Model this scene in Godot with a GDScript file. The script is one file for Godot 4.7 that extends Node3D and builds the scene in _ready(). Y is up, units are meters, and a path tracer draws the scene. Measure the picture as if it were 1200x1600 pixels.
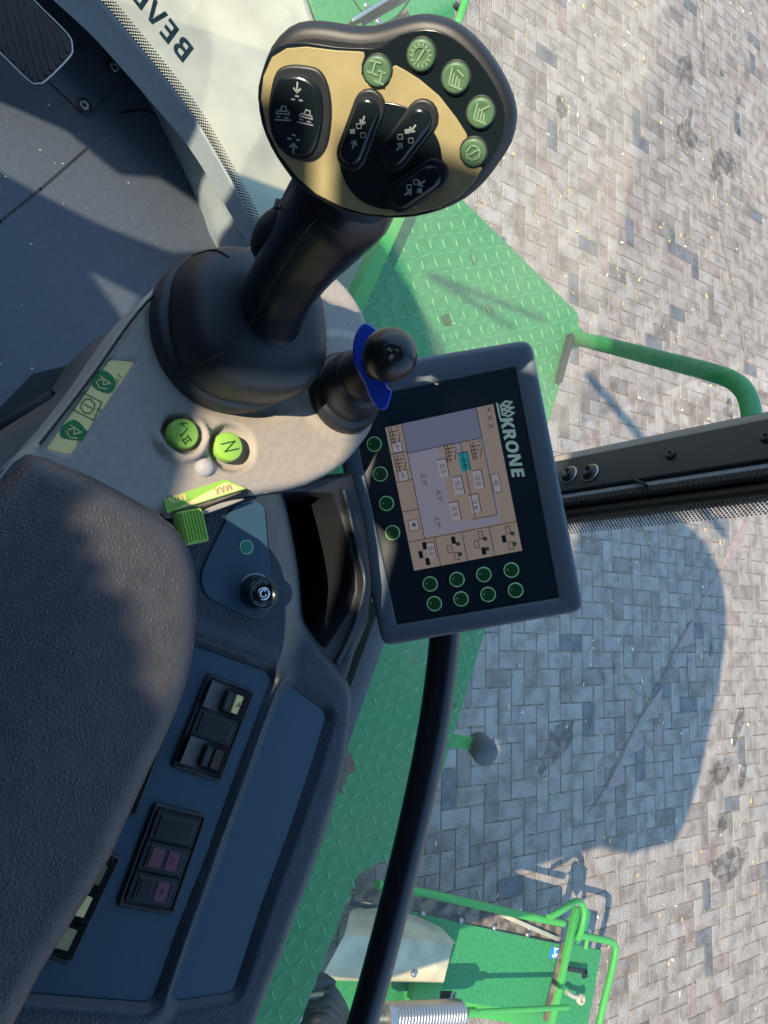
extends Node3D
# Driver's view over the arm-rest console of a self-propelled mower: cab, console, terminal, deck and yard.
# World: +X right of the vehicle, -Z ahead, Y up, ground at 0; metres.
var M := {}
var used := {}
var rng := RandomNumberGenerator.new()

# ---------- small helpers ----------
func v2(a: Array) -> PackedVector2Array:
	var o := PackedVector2Array()
	for i in range(0, a.size(), 2): o.append(Vector2(a[i], a[i + 1]))
	return o
func v3(a: Array) -> PackedVector3Array:
	var o := PackedVector3Array()
	for i in range(0, a.size(), 3): o.append(Vector3(a[i], a[i + 1], a[i + 2]))
	return o
func lin(r: float, g: float, b: float) -> Color: return Color(r, g, b).linear_to_srgb()
func fy(y: float, x := 0.0, z := 0.0) -> Transform3D:      # local x = east, y = ahead, z = up
	return Transform3D(Vector3(1, 0, 0), Vector3(0, 0, -1), Vector3(0, 1, 0), Vector3(x, y, z))
func look(o: Vector3, n: Vector3, xd: Vector3) -> Transform3D:
	n = n.normalized(); var x := (xd - n * xd.dot(n)).normalized()
	return Transform3D(x, n.cross(x), n, o)
func sh(t: Transform3D, x: float, y: float, z: float, ang := 0.0) -> Transform3D:
	return t * Transform3D(Basis(Vector3(0, 0, 1), ang), Vector3(x, y, z))
func numbered(s: String) -> String:
	if not used.has(s): used[s] = 0; return s
	used[s] += 1
	return "%s_%03d" % [s, used[s]]
func thing(called: String, label: String, category: String, at: Vector3, group := "") -> Node3D:
	var o := Node3D.new(); o.name = numbered(called); add_child(o); o.position = at
	o.set_meta("label", label); o.set_meta("category", category)
	if group != "": o.set_meta("group", group)
	return o
func setting(called: String, at := Vector3.ZERO) -> Node3D:
	var o := Node3D.new(); o.name = numbered(called); add_child(o); o.position = at
	o.set_meta("kind", "structure"); return o
func part(parent: Node3D, called: String, mesh: Mesh, m: Material, xf := Transform3D.IDENTITY) -> MeshInstance3D:
	var o := MeshInstance3D.new(); o.name = called; o.mesh = mesh; o.material_override = m
	parent.add_child(o, true); o.global_transform = xf
	return o
func area(p: PackedVector2Array) -> float:
	var s := 0.0
	for i in p.size():
		var a := p[i]; var b := p[(i + 1) % p.size()]; s += a.x * b.y - b.x * a.y
	return s * 0.5
func ccw(p: PackedVector2Array) -> PackedVector2Array:
	if area(p) < 0: p = p.duplicate(); p.reverse()
	return p
func rrect(w: float, h: float, r: float, cx := 0.0, cy := 0.0) -> PackedVector2Array:
	return fillet(PackedVector2Array([Vector2(cx - w / 2, cy - h / 2), Vector2(cx + w / 2, cy - h / 2), Vector2(cx + w / 2, cy + h / 2), Vector2(cx - w / 2, cy + h / 2)]), r)
func circ(r: float, n := 24, c := Vector2.ZERO, ry := -1.0) -> PackedVector2Array:
	var o := PackedVector2Array()
	for i in n: o.append(c + Vector2(cos(TAU * i / n) * r, sin(TAU * i / n) * (r if ry < 0 else ry)))
	return o
func capsule(a: Vector2, b: Vector2, r: float) -> PackedVector2Array:
	var o := PackedVector2Array(); var t := (b - a).angle()
	for i in 9: o.append(b + Vector2.from_angle(t - PI / 2 + PI * i / 8) * r)
	for i in 9: o.append(a + Vector2.from_angle(t + PI / 2 + PI * i / 8) * r)
	return o
func fillet(p: PackedVector2Array, r: float, seg := 4) -> PackedVector2Array:
	p = ccw(p)
	var o := PackedVector2Array(); var n := p.size()
	for i in n:
		var a := p[(i + n - 1) % n]; var b := p[i]; var c := p[(i + 1) % n]
		var u := (a - b).normalized(); var w := (c - b).normalized()
		var d: float = min(r, min((a - b).length(), (c - b).length()) * 0.45)
		for k in seg + 1:
			var t := float(k) / seg
			o.append((b + u * d) * (1 - t) * (1 - t) + b * 2 * t * (1 - t) + (b + w * d) * t * t)
	return o
func cr(p: PackedVector2Array, sub := 4) -> PackedVector2Array:        # closed smooth curve through points
	p = ccw(p)
	var o := PackedVector2Array(); var n := p.size()
	for i in n:
		for k in sub: o.append(p[i].cubic_interpolate(p[(i + 1) % n], p[(i + n - 1) % n], p[(i + 2) % n], float(k) / sub))
	return o
func curve3(p: PackedVector3Array, sub := 5) -> PackedVector3Array:    # open smooth curve
	var o := PackedVector3Array(); var n := p.size()
	for i in n - 1:
		for k in sub: o.append(p[i].cubic_interpolate(p[i + 1], p[max(i - 1, 0)], p[min(i + 2, n - 1)], float(k) / sub))
	o.append(p[n - 1]); return o
func tri(st: SurfaceTool, a: Vector3, b: Vector3, c: Vector3):        # given counter-clockwise from outside
	st.add_vertex(a); st.add_vertex(c); st.add_vertex(b)
func begin() -> SurfaceTool:
	var st := SurfaceTool.new(); st.begin(Mesh.PRIMITIVE_TRIANGLES); return st
func done(st: SurfaceTool) -> ArrayMesh:
	st.generate_normals(); return st.commit()
func inset_dirs(p: PackedVector2Array) -> PackedVector2Array:
	var o := PackedVector2Array(); var n := p.size()
	for i in n:
		var e0 := (p[i] - p[(i + n - 1) % n]).normalized(); var e1 := (p[(i + 1) % n] - p[i]).normalized()
		var m := (Vector2(-e0.y, e0.x) + Vector2(-e1.y, e1.x)).normalized()
		var c: float = max(0.5, m.dot(Vector2(-e0.y, e0.x)))
		o.append(m / c)
	return o
func add_prism(st: SurfaceTool, poly: PackedVector2Array, prof: Array, t := Transform3D.IDENTITY, bottom := true):
	# prof: list of [inset, height] from bottom to top
	var p := ccw(poly); var d := inset_dirs(p); var n := p.size()
	st.set_smooth_group(1)
	for k in prof.size() - 1:
		for i in n:
			var j := (i + 1) % n
			var a: Vector2 = p[i] + d[i] * prof[k][0]; var b: Vector2 = p[j] + d[j] * prof[k][0]
			var c: Vector2 = p[j] + d[j] * prof[k + 1][0]; var e: Vector2 = p[i] + d[i] * prof[k + 1][0]
			var z0: float = prof[k][1]; var z1: float = prof[k + 1][1]
			var A := t * Vector3(a.x, a.y, z0); var B := t * Vector3(b.x, b.y, z0); var C := t * Vector3(c.x, c.y, z1); var E := t * Vector3(e.x, e.y, z1)
			tri(st, A, B, C); tri(st, A, C, E)
	st.set_smooth_group(-1)
	for q in ([0, prof.size() - 1] if bottom else [prof.size() - 1]):
		var r := PackedVector2Array()
		for i in n: r.append(p[i] + d[i] * prof[q][0])
		var ix := Geometry2D.triangulate_polygon(r)
		if ix.is_empty(): ix = Geometry2D.triangulate_polygon(p)
		if ix.is_empty(): print("cap failed ", n)
		for i in range(0, ix.size(), 3):
			var a := r[ix[i]]; var b := r[ix[i + 1]]; var c := r[ix[i + 2]]
			var up := (b - a).cross(c - a) > 0
			if up != (q > 0): var s := b; b = c; c = s
			var z: float = prof[q][1]
			tri(st, t * Vector3(a.x, a.y, z), t * Vector3(b.x, b.y, z), t * Vector3(c.x, c.y, z))
func prism(poly: PackedVector2Array, prof: Array, bottom := true) -> ArrayMesh:
	var st := begin(); add_prism(st, poly, prof, Transform3D.IDENTITY, bottom); return done(st)
func rnd(z0: float, z1: float, r: float, seg := 4) -> Array:            # straight side with a rounded top edge
	var o := [[0.0, z0]]
	for k in seg + 1:
		var a := PI / 2 * k / seg
		o.append([r * (1 - cos(a)), z1 - r + r * sin(a)])
	return o
func slab(poly: PackedVector2Array, z0: float, z1: float, r := 0.0008) -> ArrayMesh: return prism(poly, rnd(z0, z1, r, 3))
func add_loft(st: SurfaceTool, rings: Array, caps := true, closed := true):
	st.set_smooth_group(1)
	var n: int = rings[0].size()
	for k in rings.size() - 1:
		for i in (n if closed else n - 1):
			var j := (i + 1) % n
			tri(st, rings[k][i], rings[k][j], rings[k + 1][j]); tri(st, rings[k][i], rings[k + 1][j], rings[k + 1][i])
	if caps and closed:
		st.set_smooth_group(-1)
		for q in [0, rings.size() - 1]:
			var c := Vector3.ZERO
			for v in rings[q]: c += v
			c /= n
			for i in n:
				if q == 0: tri(st, c, rings[q][(i + 1) % n], rings[q][i])
				else: tri(st, c, rings[q][i], rings[q][(i + 1) % n])
func loft(rings: Array, caps := true, closed := true) -> ArrayMesh:
	var st := begin(); add_loft(st, rings, caps, closed); return done(st)
func tube_rings(path: PackedVector3Array, radii, seg := 14, squash := 1.0) -> Array:
	var rings := []; var n := path.size(); var u := Vector3.ZERO
	for i in n:
		var d := (path[min(i + 1, n - 1)] - path[max(i - 1, 0)]).normalized()
		if i == 0: u = d.cross(Vector3(0.31, 0.2, 0.93)).normalized()
		u = (u - d * u.dot(d)).normalized()
		var w := d.cross(u); var r: float = radii if radii is float else radii[min(i, radii.size() - 1)]
		var ring := PackedVector3Array()
		for k in seg: ring.append(path[i] + (u * cos(TAU * k / seg) + w * sin(TAU * k / seg) * squash) * r)
		rings.append(ring)
	return rings
func tube(path: PackedVector3Array, radii, seg := 14) -> ArrayMesh: return loft(tube_rings(path, radii, seg))
func add_tube(st: SurfaceTool, path: PackedVector3Array, radii, seg := 10): add_loft(st, tube_rings(path, radii, seg))
func lathe(prof: Array, seg := 24, t := Transform3D.IDENTITY) -> ArrayMesh:      # prof: [radius, height] from the bottom up
	var rings := []
	for q in prof:
		var ring := PackedVector3Array()
		for k in seg: ring.append(t * Vector3(cos(TAU * k / seg) * q[0], sin(TAU * k / seg) * q[0], q[1]))
		rings.append(ring)
	return loft(rings)
func dome(r: float, z0: float, z1: float, soft := 0.5, seg := 24) -> ArrayMesh:   # round button cap
	var o := [[r, z0]]
	for k in 6:
		var a := PI / 2 * k / 5
		o.append([max(r * (1 - soft) + r * soft * cos(a), 0.0003), lerp(z0 + (z1 - z0) * 0.35, z1, sin(a))])
	o.append([0.0002, z1 + 0.0001]); return lathe(o, seg)
func bar(a: Vector3, b: Vector3, w: float, h: float, up := Vector3.UP, bev := 0.003) -> ArrayMesh:   # box between two points
	var st := begin(); var d := (b - a); var t := look(a, d, up)
	add_prism(st, rrect(h, w, bev), [[bev, 0.0], [0.0, bev], [0.0, d.length() - bev], [bev, d.length()]], t); return done(st)
func box(sx: float, sy: float, sz: float, bev := 0.004) -> ArrayMesh:
	return prism(rrect(sx, sy, bev), [[bev, -sz / 2], [0.0, -sz / 2 + bev], [0.0, sz / 2 - bev], [bev, sz / 2]])
func strokes(lines: Array, w: float, z0: float, z1: float, s := 1.0) -> ArrayMesh:   # printed marks: flat strips
	var st := begin()
	for l in lines:
		for i in range(0, l.size() - 2, 2):
			var a := Vector2(l[i], l[i + 1]) * s; var b := Vector2(l[i + 2], l[i + 3]) * s
			var d := (b - a).normalized() * w * 0.5; var q := Vector2(-d.y, d.x)
			add_prism(st, PackedVector2Array([a - d - q, b + d - q, b + d + q, a - d + q]), [[0.0, z0], [0.0, z1]])
	return done(st)
var font_bold: SystemFont
var font_reg: SystemFont
var font_heavy: FontVariation
func words(s: String, cap_h: float, thick: float, bold := true) -> TextMesh:
	var t := TextMesh.new(); t.text = s; t.font = font_bold if bold else font_reg; t.font_size = 48
	t.pixel_size = cap_h / (48 * 0.72); t.depth = thick; t.curve_step = 1.5; return t
# signed distance to a polygon, negative inside
func sdf(p: Vector2, poly: PackedVector2Array, near: Array) -> float:
	var best := 1e9; var inside := false; var n := poly.size(); var q := Vector2.ZERO
	var b := poly[n - 1]
	for i in n:
		var a := b; b = poly[i]
		var e := b - a; var w := p - a
		var t: float = clamp(w.dot(e) / max(e.length_squared(), 1e-12), 0.0, 1.0)
		var c := a + e * t; var d := p.distance_squared_to(c)
		if d < best: best = d; q = c
		if (a.y > p.y) != (b.y > p.y) and p.x < (b.x - a.x) * (p.y - a.y) / (b.y - a.y) + a.x: inside = not inside
	near[0] = q
	return -sqrt(best) if inside else sqrt(best)
# moulded top: sheet over an outline with a rounded edge; feats(point, height) -> height shapes dishes and ridges
func moulded(outline: PackedVector2Array, cell: float, r: float, skirt: float, shape: Callable, smooth_edge := 1.0) -> ArrayMesh:
	outline = ccw(outline)
	var mn := outline[0]; var mx := outline[0]
	for p in outline: mn = mn.min(p); mx = mx.max(p)
	mn -= Vector2(cell, cell) * 2; mx += Vector2(cell, cell) * 2
	var nx := int((mx.x - mn.x) / cell) + 1; var ny := int((mx.y - mn.y) / cell) + 1
	var vs := PackedVector3Array(); var ok := PackedInt32Array(); var near := [Vector2.ZERO]
	for j in ny:
		for i in nx:
			var p := mn + Vector2(i, j) * cell; var d := sdf(p, outline, near); var z := 0.0
			if d > 0:
				ok.append(0 if d > cell * 1.5 else 2)
				p = near[0]; d = 0
			else: ok.append(1)
			var e := -d
			if e < r: z = -r + sqrt(max(r * r - (r - e) * (r - e), 0.0))
			z = shape.call(p, z, e)
			vs.append(Vector3(p.x, p.y, z))
	var st := begin(); st.set_smooth_group(1)
	for j in ny - 1:
		for i in nx - 1:
			var a := j * nx + i; var b := a + 1; var c := a + nx + 1; var e := a + nx
			if ok[a] == 0 or ok[b] == 0 or ok[c] == 0 or ok[e] == 0: continue
			if ok[a] != 1 and ok[b] != 1 and ok[c] != 1 and ok[e] != 1: continue
			tri(st, vs[a], vs[b], vs[c]); tri(st, vs[a], vs[c], vs[e])
	# side wall
	for i in outline.size():
		var a := outline[i]; var b := outline[(i + 1) % outline.size()]
		var za: float = shape.call(a, -r, 0.0); var zb: float = shape.call(b, -r, 0.0)
		tri(st, Vector3(a.x, a.y, -skirt), Vector3(b.x, b.y, -skirt), Vector3(b.x, b.y, zb)); tri(st, Vector3(a.x, a.y, -skirt), Vector3(b.x, b.y, zb), Vector3(a.x, a.y, za))
	return done(st)
func sstep(a: float, b: float, x: float) -> float: return smoothstep(a, b, x)

# ---------- materials ----------
func noise_tex(seed_: int, freq: float, kind: int, ramp: Array, size := 512, oct := 4) -> NoiseTexture2D:
	var f := FastNoiseLite.new(); f.seed = seed_; f.frequency = freq; f.noise_type = kind as FastNoiseLite.NoiseType
	f.fractal_octaves = oct
	var t := NoiseTexture2D.new(); t.width = size; t.height = size; t.seamless = true; t.noise = f
	if ramp.size() > 0:
		var g := Gradient.new(); g.offsets = PackedFloat32Array(); g.colors = PackedColorArray()
		var off := PackedFloat32Array(); var cols := PackedColorArray()
		for q in ramp: off.append(q[0]); cols.append(q[1])
		g.offsets = off; g.colors = cols; t.color_ramp = g
	return t
func noise_norm(seed_: int, freq: float, kind: int, strength: float, size := 512, ret := -1) -> NoiseTexture2D:
	var t := noise_tex(seed_, freq, kind, [], size, 3); t.as_normal_map = true; t.bump_strength = strength
	var f: FastNoiseLite = t.noise
	if ret >= 0: f.cellular_return_type = ret as FastNoiseLite.CellularReturnType; f.fractal_octaves = 2
	return t
func mat(key: String, c: Color, rough := 0.6, metal := 0.0, spec := 0.5) -> StandardMaterial3D:
	var m := StandardMaterial3D.new(); m.albedo_color = c; m.roughness = rough; m.metallic = metal; m.metallic_specular = spec
	M[key] = m; return m
func tp(m: StandardMaterial3D, s: float) -> StandardMaterial3D:
	m.uv1_triplanar = true; m.uv1_world_triplanar = true; m.uv1_scale = Vector3(s, s, s); return m
func mottle(m: StandardMaterial3D, seed_: int, freq: float, lo: float, s: float, warm := 0.0):      # worn, uneven tone
	m.albedo_texture = noise_tex(seed_, freq, FastNoiseLite.TYPE_SIMPLEX_SMOOTH, [[0.25, Color(lo, lo, lo)], [0.6, Color(0.97, 0.97, 0.97)], [0.85, Color(1, 1.0 - warm, 1.0 - 2 * warm)]], 512, 5)
	tp(m, s)
func grain(m: StandardMaterial3D, seed_: int, freq: float, strength: float, s: float, kind := FastNoiseLite.TYPE_SIMPLEX_SMOOTH, ret := -1, warp := 0.0):
	var t := noise_norm(seed_, freq, kind, strength, 512, ret); m.normal_enabled = true; m.normal_texture = t; m.normal_scale = 1.0
	if warp > 0:
		var f: FastNoiseLite = t.noise; f.domain_warp_enabled = true; f.domain_warp_amplitude = warp; f.domain_warp_frequency = 0.02; f.domain_warp_fractal_octaves = 3
	tp(m, s)

func _ready():
	# ---------- camera, sky, sun, exposure ----------
	rng.seed = 41
	var cam := Camera3D.new(); cam.name = "camera"; add_child(cam)
	cam.transform = Transform3D(Vector3(0.736442, 0.591035, -0.329137), Vector3(-0.472749, 0.101605, -0.875320), Vector3(-0.483903, 0.800221, 0.354237), Vector3(0.150000, 3.250000, 0.000000))
	cam.fov = 67.1604; cam.near = 0.02; cam.far = 400.0; cam.current = true
	var we := WorldEnvironment.new(); we.name = "world_environment"; add_child(we)
	var env := Environment.new(); we.environment = env
	env.tonemap_mode = Environment.TONE_MAPPER_LINEAR; env.tonemap_exposure = 1.7
	env.sdfgi_enabled = true; env.ssao_enabled = true; env.ssil_enabled = true
	env.background_mode = Environment.BG_SKY
	var sm := ProceduralSkyMaterial.new()
	sm.sky_top_color = Color(0.5, 0.68, 0.88); sm.sky_horizon_color = Color(0.8, 0.88, 0.97); sm.sky_curve = 0.14
	sm.ground_bottom_color = Color(0.42, 0.42, 0.42); sm.ground_horizon_color = Color(0.62, 0.68, 0.74)
	sm.energy_multiplier = 1.22
	var sky := Sky.new(); sky.sky_material = sm; env.sky = sky
	var sun := DirectionalLight3D.new(); sun.name = "sun"; add_child(sun)
	sun.look_at_from_position(Vector3(0, 10, 0), Vector3(0, 10, 0) + Vector3(0.6949, -0.6473, -0.3132), Vector3.UP)
	sun.light_energy = 1.5; sun.light_color = Color(1.0, 0.93, 0.82); sun.light_angular_distance = 0.45; sun.shadow_enabled = true
	font_bold = SystemFont.new(); font_bold.font_names = PackedStringArray(["Droid Sans"]); font_bold.font_weight = 700
	var fv := FontVariation.new(); fv.base_font = font_bold; fv.variation_embolden = 0.7; font_heavy = fv
	font_reg = SystemFont.new(); font_reg.font_names = PackedStringArray(["Droid Sans"])
	materials()
	yard()
	cab()
	deck()
	mower()
	console()
	pad()
	lever()
	mini_lever()
	terminal()
	grab_bar()
	dust()

func materials():
	var m: StandardMaterial3D
	m = mat("beige", lin(0.36, 0.325, 0.285), 0.62); mottle(m, 3, 0.02, 0.94, 5.0, 0.01); grain(m, 5, 0.35, 1.2, 10.0)
	m = mat("vinyl", lin(0.024, 0.038, 0.054), 0.42); mottle(m, 7, 0.01, 0.92, 5.0); grain(m, 8, 0.1, 1.6, 7.0, FastNoiseLite.TYPE_CELLULAR, FastNoiseLite.RETURN_DISTANCE2_SUB, 20.0)
	m = mat("leather", lin(0.056, 0.055, 0.06), 0.48); mottle(m, 11, 0.01, 0.9, 4.0); grain(m, 12, 0.075, 3.4, 10.0, FastNoiseLite.TYPE_CELLULAR, FastNoiseLite.RETURN_DISTANCE2_SUB, 26.0)
	m = mat("panel", lin(0.032, 0.075, 0.118), 0.34); mottle(m, 13, 0.02, 0.95, 4.0); grain(m, 14, 0.45, 0.7, 14.0)
	m = mat("black", lin(0.014, 0.016, 0.019), 0.42); grain(m, 15, 0.5, 0.6, 14.0)
	m = mat("soft", lin(0.013, 0.017, 0.023), 0.45); grain(m, 16, 0.5, 0.8, 16.0)
	m = mat("gloss", lin(0.008, 0.014, 0.018), 0.2)
	m = mat("rocker", lin(0.016, 0.019, 0.023), 0.35)
	m = mat("greyblack", lin(0.03, 0.034, 0.04), 0.5); grain(m, 17, 0.4, 1.6, 12.0)
	m = mat("bezel", lin(0.105, 0.135, 0.165), 0.52); grain(m, 18, 0.22, 2.2, 10.0)
	m = mat("yellow", lin(0.39, 0.335, 0.17), 0.5); mottle(m, 19, 0.012, 0.9, 6.0)
	m = mat("label_cream", lin(0.95, 0.72, 0.3), 0.45)
	m = mat("lime", lin(0.28, 0.52, 0.08), 0.4)
	m = mat("button_green", lin(0.08, 0.165, 0.09), 0.4)
	m = mat("dark_green", lin(0.012, 0.09, 0.02), 0.4)
	m = mat("sign_green", lin(0.02, 0.2, 0.06), 0.5)
	m = mat("ring_green", lin(0.55, 0.92, 0.45), 0.5)
	m = mat("teal", lin(0.03, 0.2, 0.15), 0.4)
	m = mat("white", lin(0.75, 0.78, 0.76), 0.5)
	m = mat("symbol", lin(0.36, 0.42, 0.4), 0.5)
	m = mat("symbol_green", lin(0.2, 0.33, 0.2), 0.5)
	m = mat("logo", lin(0.78, 0.86, 0.58), 0.5)
	m = mat("blue", lin(0.012, 0.06, 0.5), 0.35)
	m = mat("chrome", lin(0.6, 0.6, 0.6), 0.22, 1.0)
	m = mat("steel", lin(0.42, 0.41, 0.39), 0.38, 0.9); grain(m, 21, 0.3, 1.5, 20.0)
	m = mat("red", lin(0.16, 0.045, 0.075), 0.45)
	m = mat("red_brown", lin(0.055, 0.03, 0.02), 0.45)
	m = mat("floor", lin(0.062, 0.078, 0.1), 0.5); mottle(m, 22, 0.02, 0.93, 1.6); grain(m, 23, 0.4, 0.7, 8.0)
	m = mat("sill", lin(0.24, 0.29, 0.31), 0.45); mottle(m, 24, 0.02, 0.94, 2.0); grain(m, 25, 0.4, 0.7, 8.0)
	m = mat("cream", lin(0.5, 0.47, 0.33), 0.4); mottle(m, 26, 0.006, 0.88, 1.2, 0.02)
	m = mat("green", lin(0.042, 0.27, 0.085), 0.48, 0.0, 0.4); mottle(m, 27, 0.02, 0.9, 1.5); grain(m, 28, 0.2, 0.8, 4.0)
	m = mat("green_dirty", lin(0.05, 0.25, 0.09), 0.55); mottle(m, 29, 0.01, 0.6, 1.2, 0.06)
	m = mat("light_green", lin(0.07, 0.36, 0.075), 0.45, 0.0, 0.35)
	m = mat("brown", lin(0.25, 0.2, 0.15), 0.8); mottle(m, 30, 0.02, 0.55, 1.0, 0.08)
	m = mat("rust", lin(0.16, 0.09, 0.06), 0.85)
	m = mat("seal", lin(0.3, 0.29, 0.25), 0.6)
	m = mat("rubber", lin(0.012, 0.0125, 0.014), 0.6)
	m = mat("pillar", lin(0.022, 0.026, 0.034), 0.45); grain(m, 31, 0.5, 0.8, 10.0)
	m = mat("tubeblack", lin(0.011, 0.013, 0.018), 0.3); grain(m, 32, 0.3, 0.35, 12.0)
	m = mat("roof", lin(0.07, 0.07, 0.072), 0.7)
	m = mat("frit", lin(0.006, 0.007, 0.006), 0.6)
	m = mat("letter", lin(0.1, 0.19, 0.17), 0.5)
	m = mat("pedal", lin(0.02, 0.02, 0.021), 0.6); mottle(m, 33, 0.03, 0.5, 6.0)
	m = mat("sky_blue", lin(0.02, 0.22, 0.55), 0.4)
	m = mat("glass", Color(0.86, 0.93, 0.9, 0.07), 0.03); m.transparency = BaseMaterial3D.TRANSPARENCY_ALPHA; m.cull_mode = BaseMaterial3D.CULL_DISABLED
	m = mat("lens", Color(0.85, 0.82, 0.84, 0.45), 0.06); m.transparency = BaseMaterial3D.TRANSPARENCY_ALPHA
	for q in [["scr_beige", 0.3, 0.245, 0.215], ["scr_lilac", 0.27, 0.26, 0.34], ["scr_grey", 0.16, 0.18, 0.265], ["scr_teal", 0.02, 0.26, 0.32], ["scr_cell", 0.36, 0.33, 0.38]]:
		m = mat(q[0], lin(q[1] * 0.22, q[2] * 0.22, q[3] * 0.22), 0.14)
		m.emission_enabled = true; m.emission = lin(q[1], q[2], q[3]); m.emission_energy_multiplier = 0.31
	m = mat("gloss_stem", lin(0.007, 0.01, 0.015), 0.32); grain(m, 34, 0.4, 0.3, 12.0)
	m = mat("knob", lin(0.012, 0.014, 0.016), 0.3)
	m = mat("gloss_plate", lin(0.011, 0.022, 0.032), 0.26)
	m = mat("dirt", lin(0.19, 0.165, 0.14), 0.9)
	m = mat("knob_grey", lin(0.06, 0.07, 0.08), 0.6)
	m = mat("lower", lin(0.07, 0.065, 0.06), 0.6)
	m = mat("hood_cream", lin(0.68, 0.6, 0.38), 0.45); mottle(m, 61, 0.01, 0.85, 1.2, 0.03)
	m = mat("fleck", lin(0.55, 0.53, 0.47), 0.9)
	m = mat("green_worn", lin(0.075, 0.31, 0.12), 0.5)
	m = mat("film", Color.WHITE, 0.9); m.transparency = BaseMaterial3D.TRANSPARENCY_ALPHA; m.cull_mode = BaseMaterial3D.CULL_DISABLED  # patchy pale sheet: glare veil and dust on glass, painted in as colour
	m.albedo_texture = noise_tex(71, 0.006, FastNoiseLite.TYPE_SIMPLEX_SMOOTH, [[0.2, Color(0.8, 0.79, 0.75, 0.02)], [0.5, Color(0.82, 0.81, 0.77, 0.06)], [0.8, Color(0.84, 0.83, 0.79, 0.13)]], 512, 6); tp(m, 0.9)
	m = mat("olive", lin(0.17, 0.17, 0.06), 0.5)
	m = mat("ink", lin(0.012, 0.012, 0.016), 0.5)
	m = mat("scr_dot", lin(0.07, 0.13, 0.08), 0.5)

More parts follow.
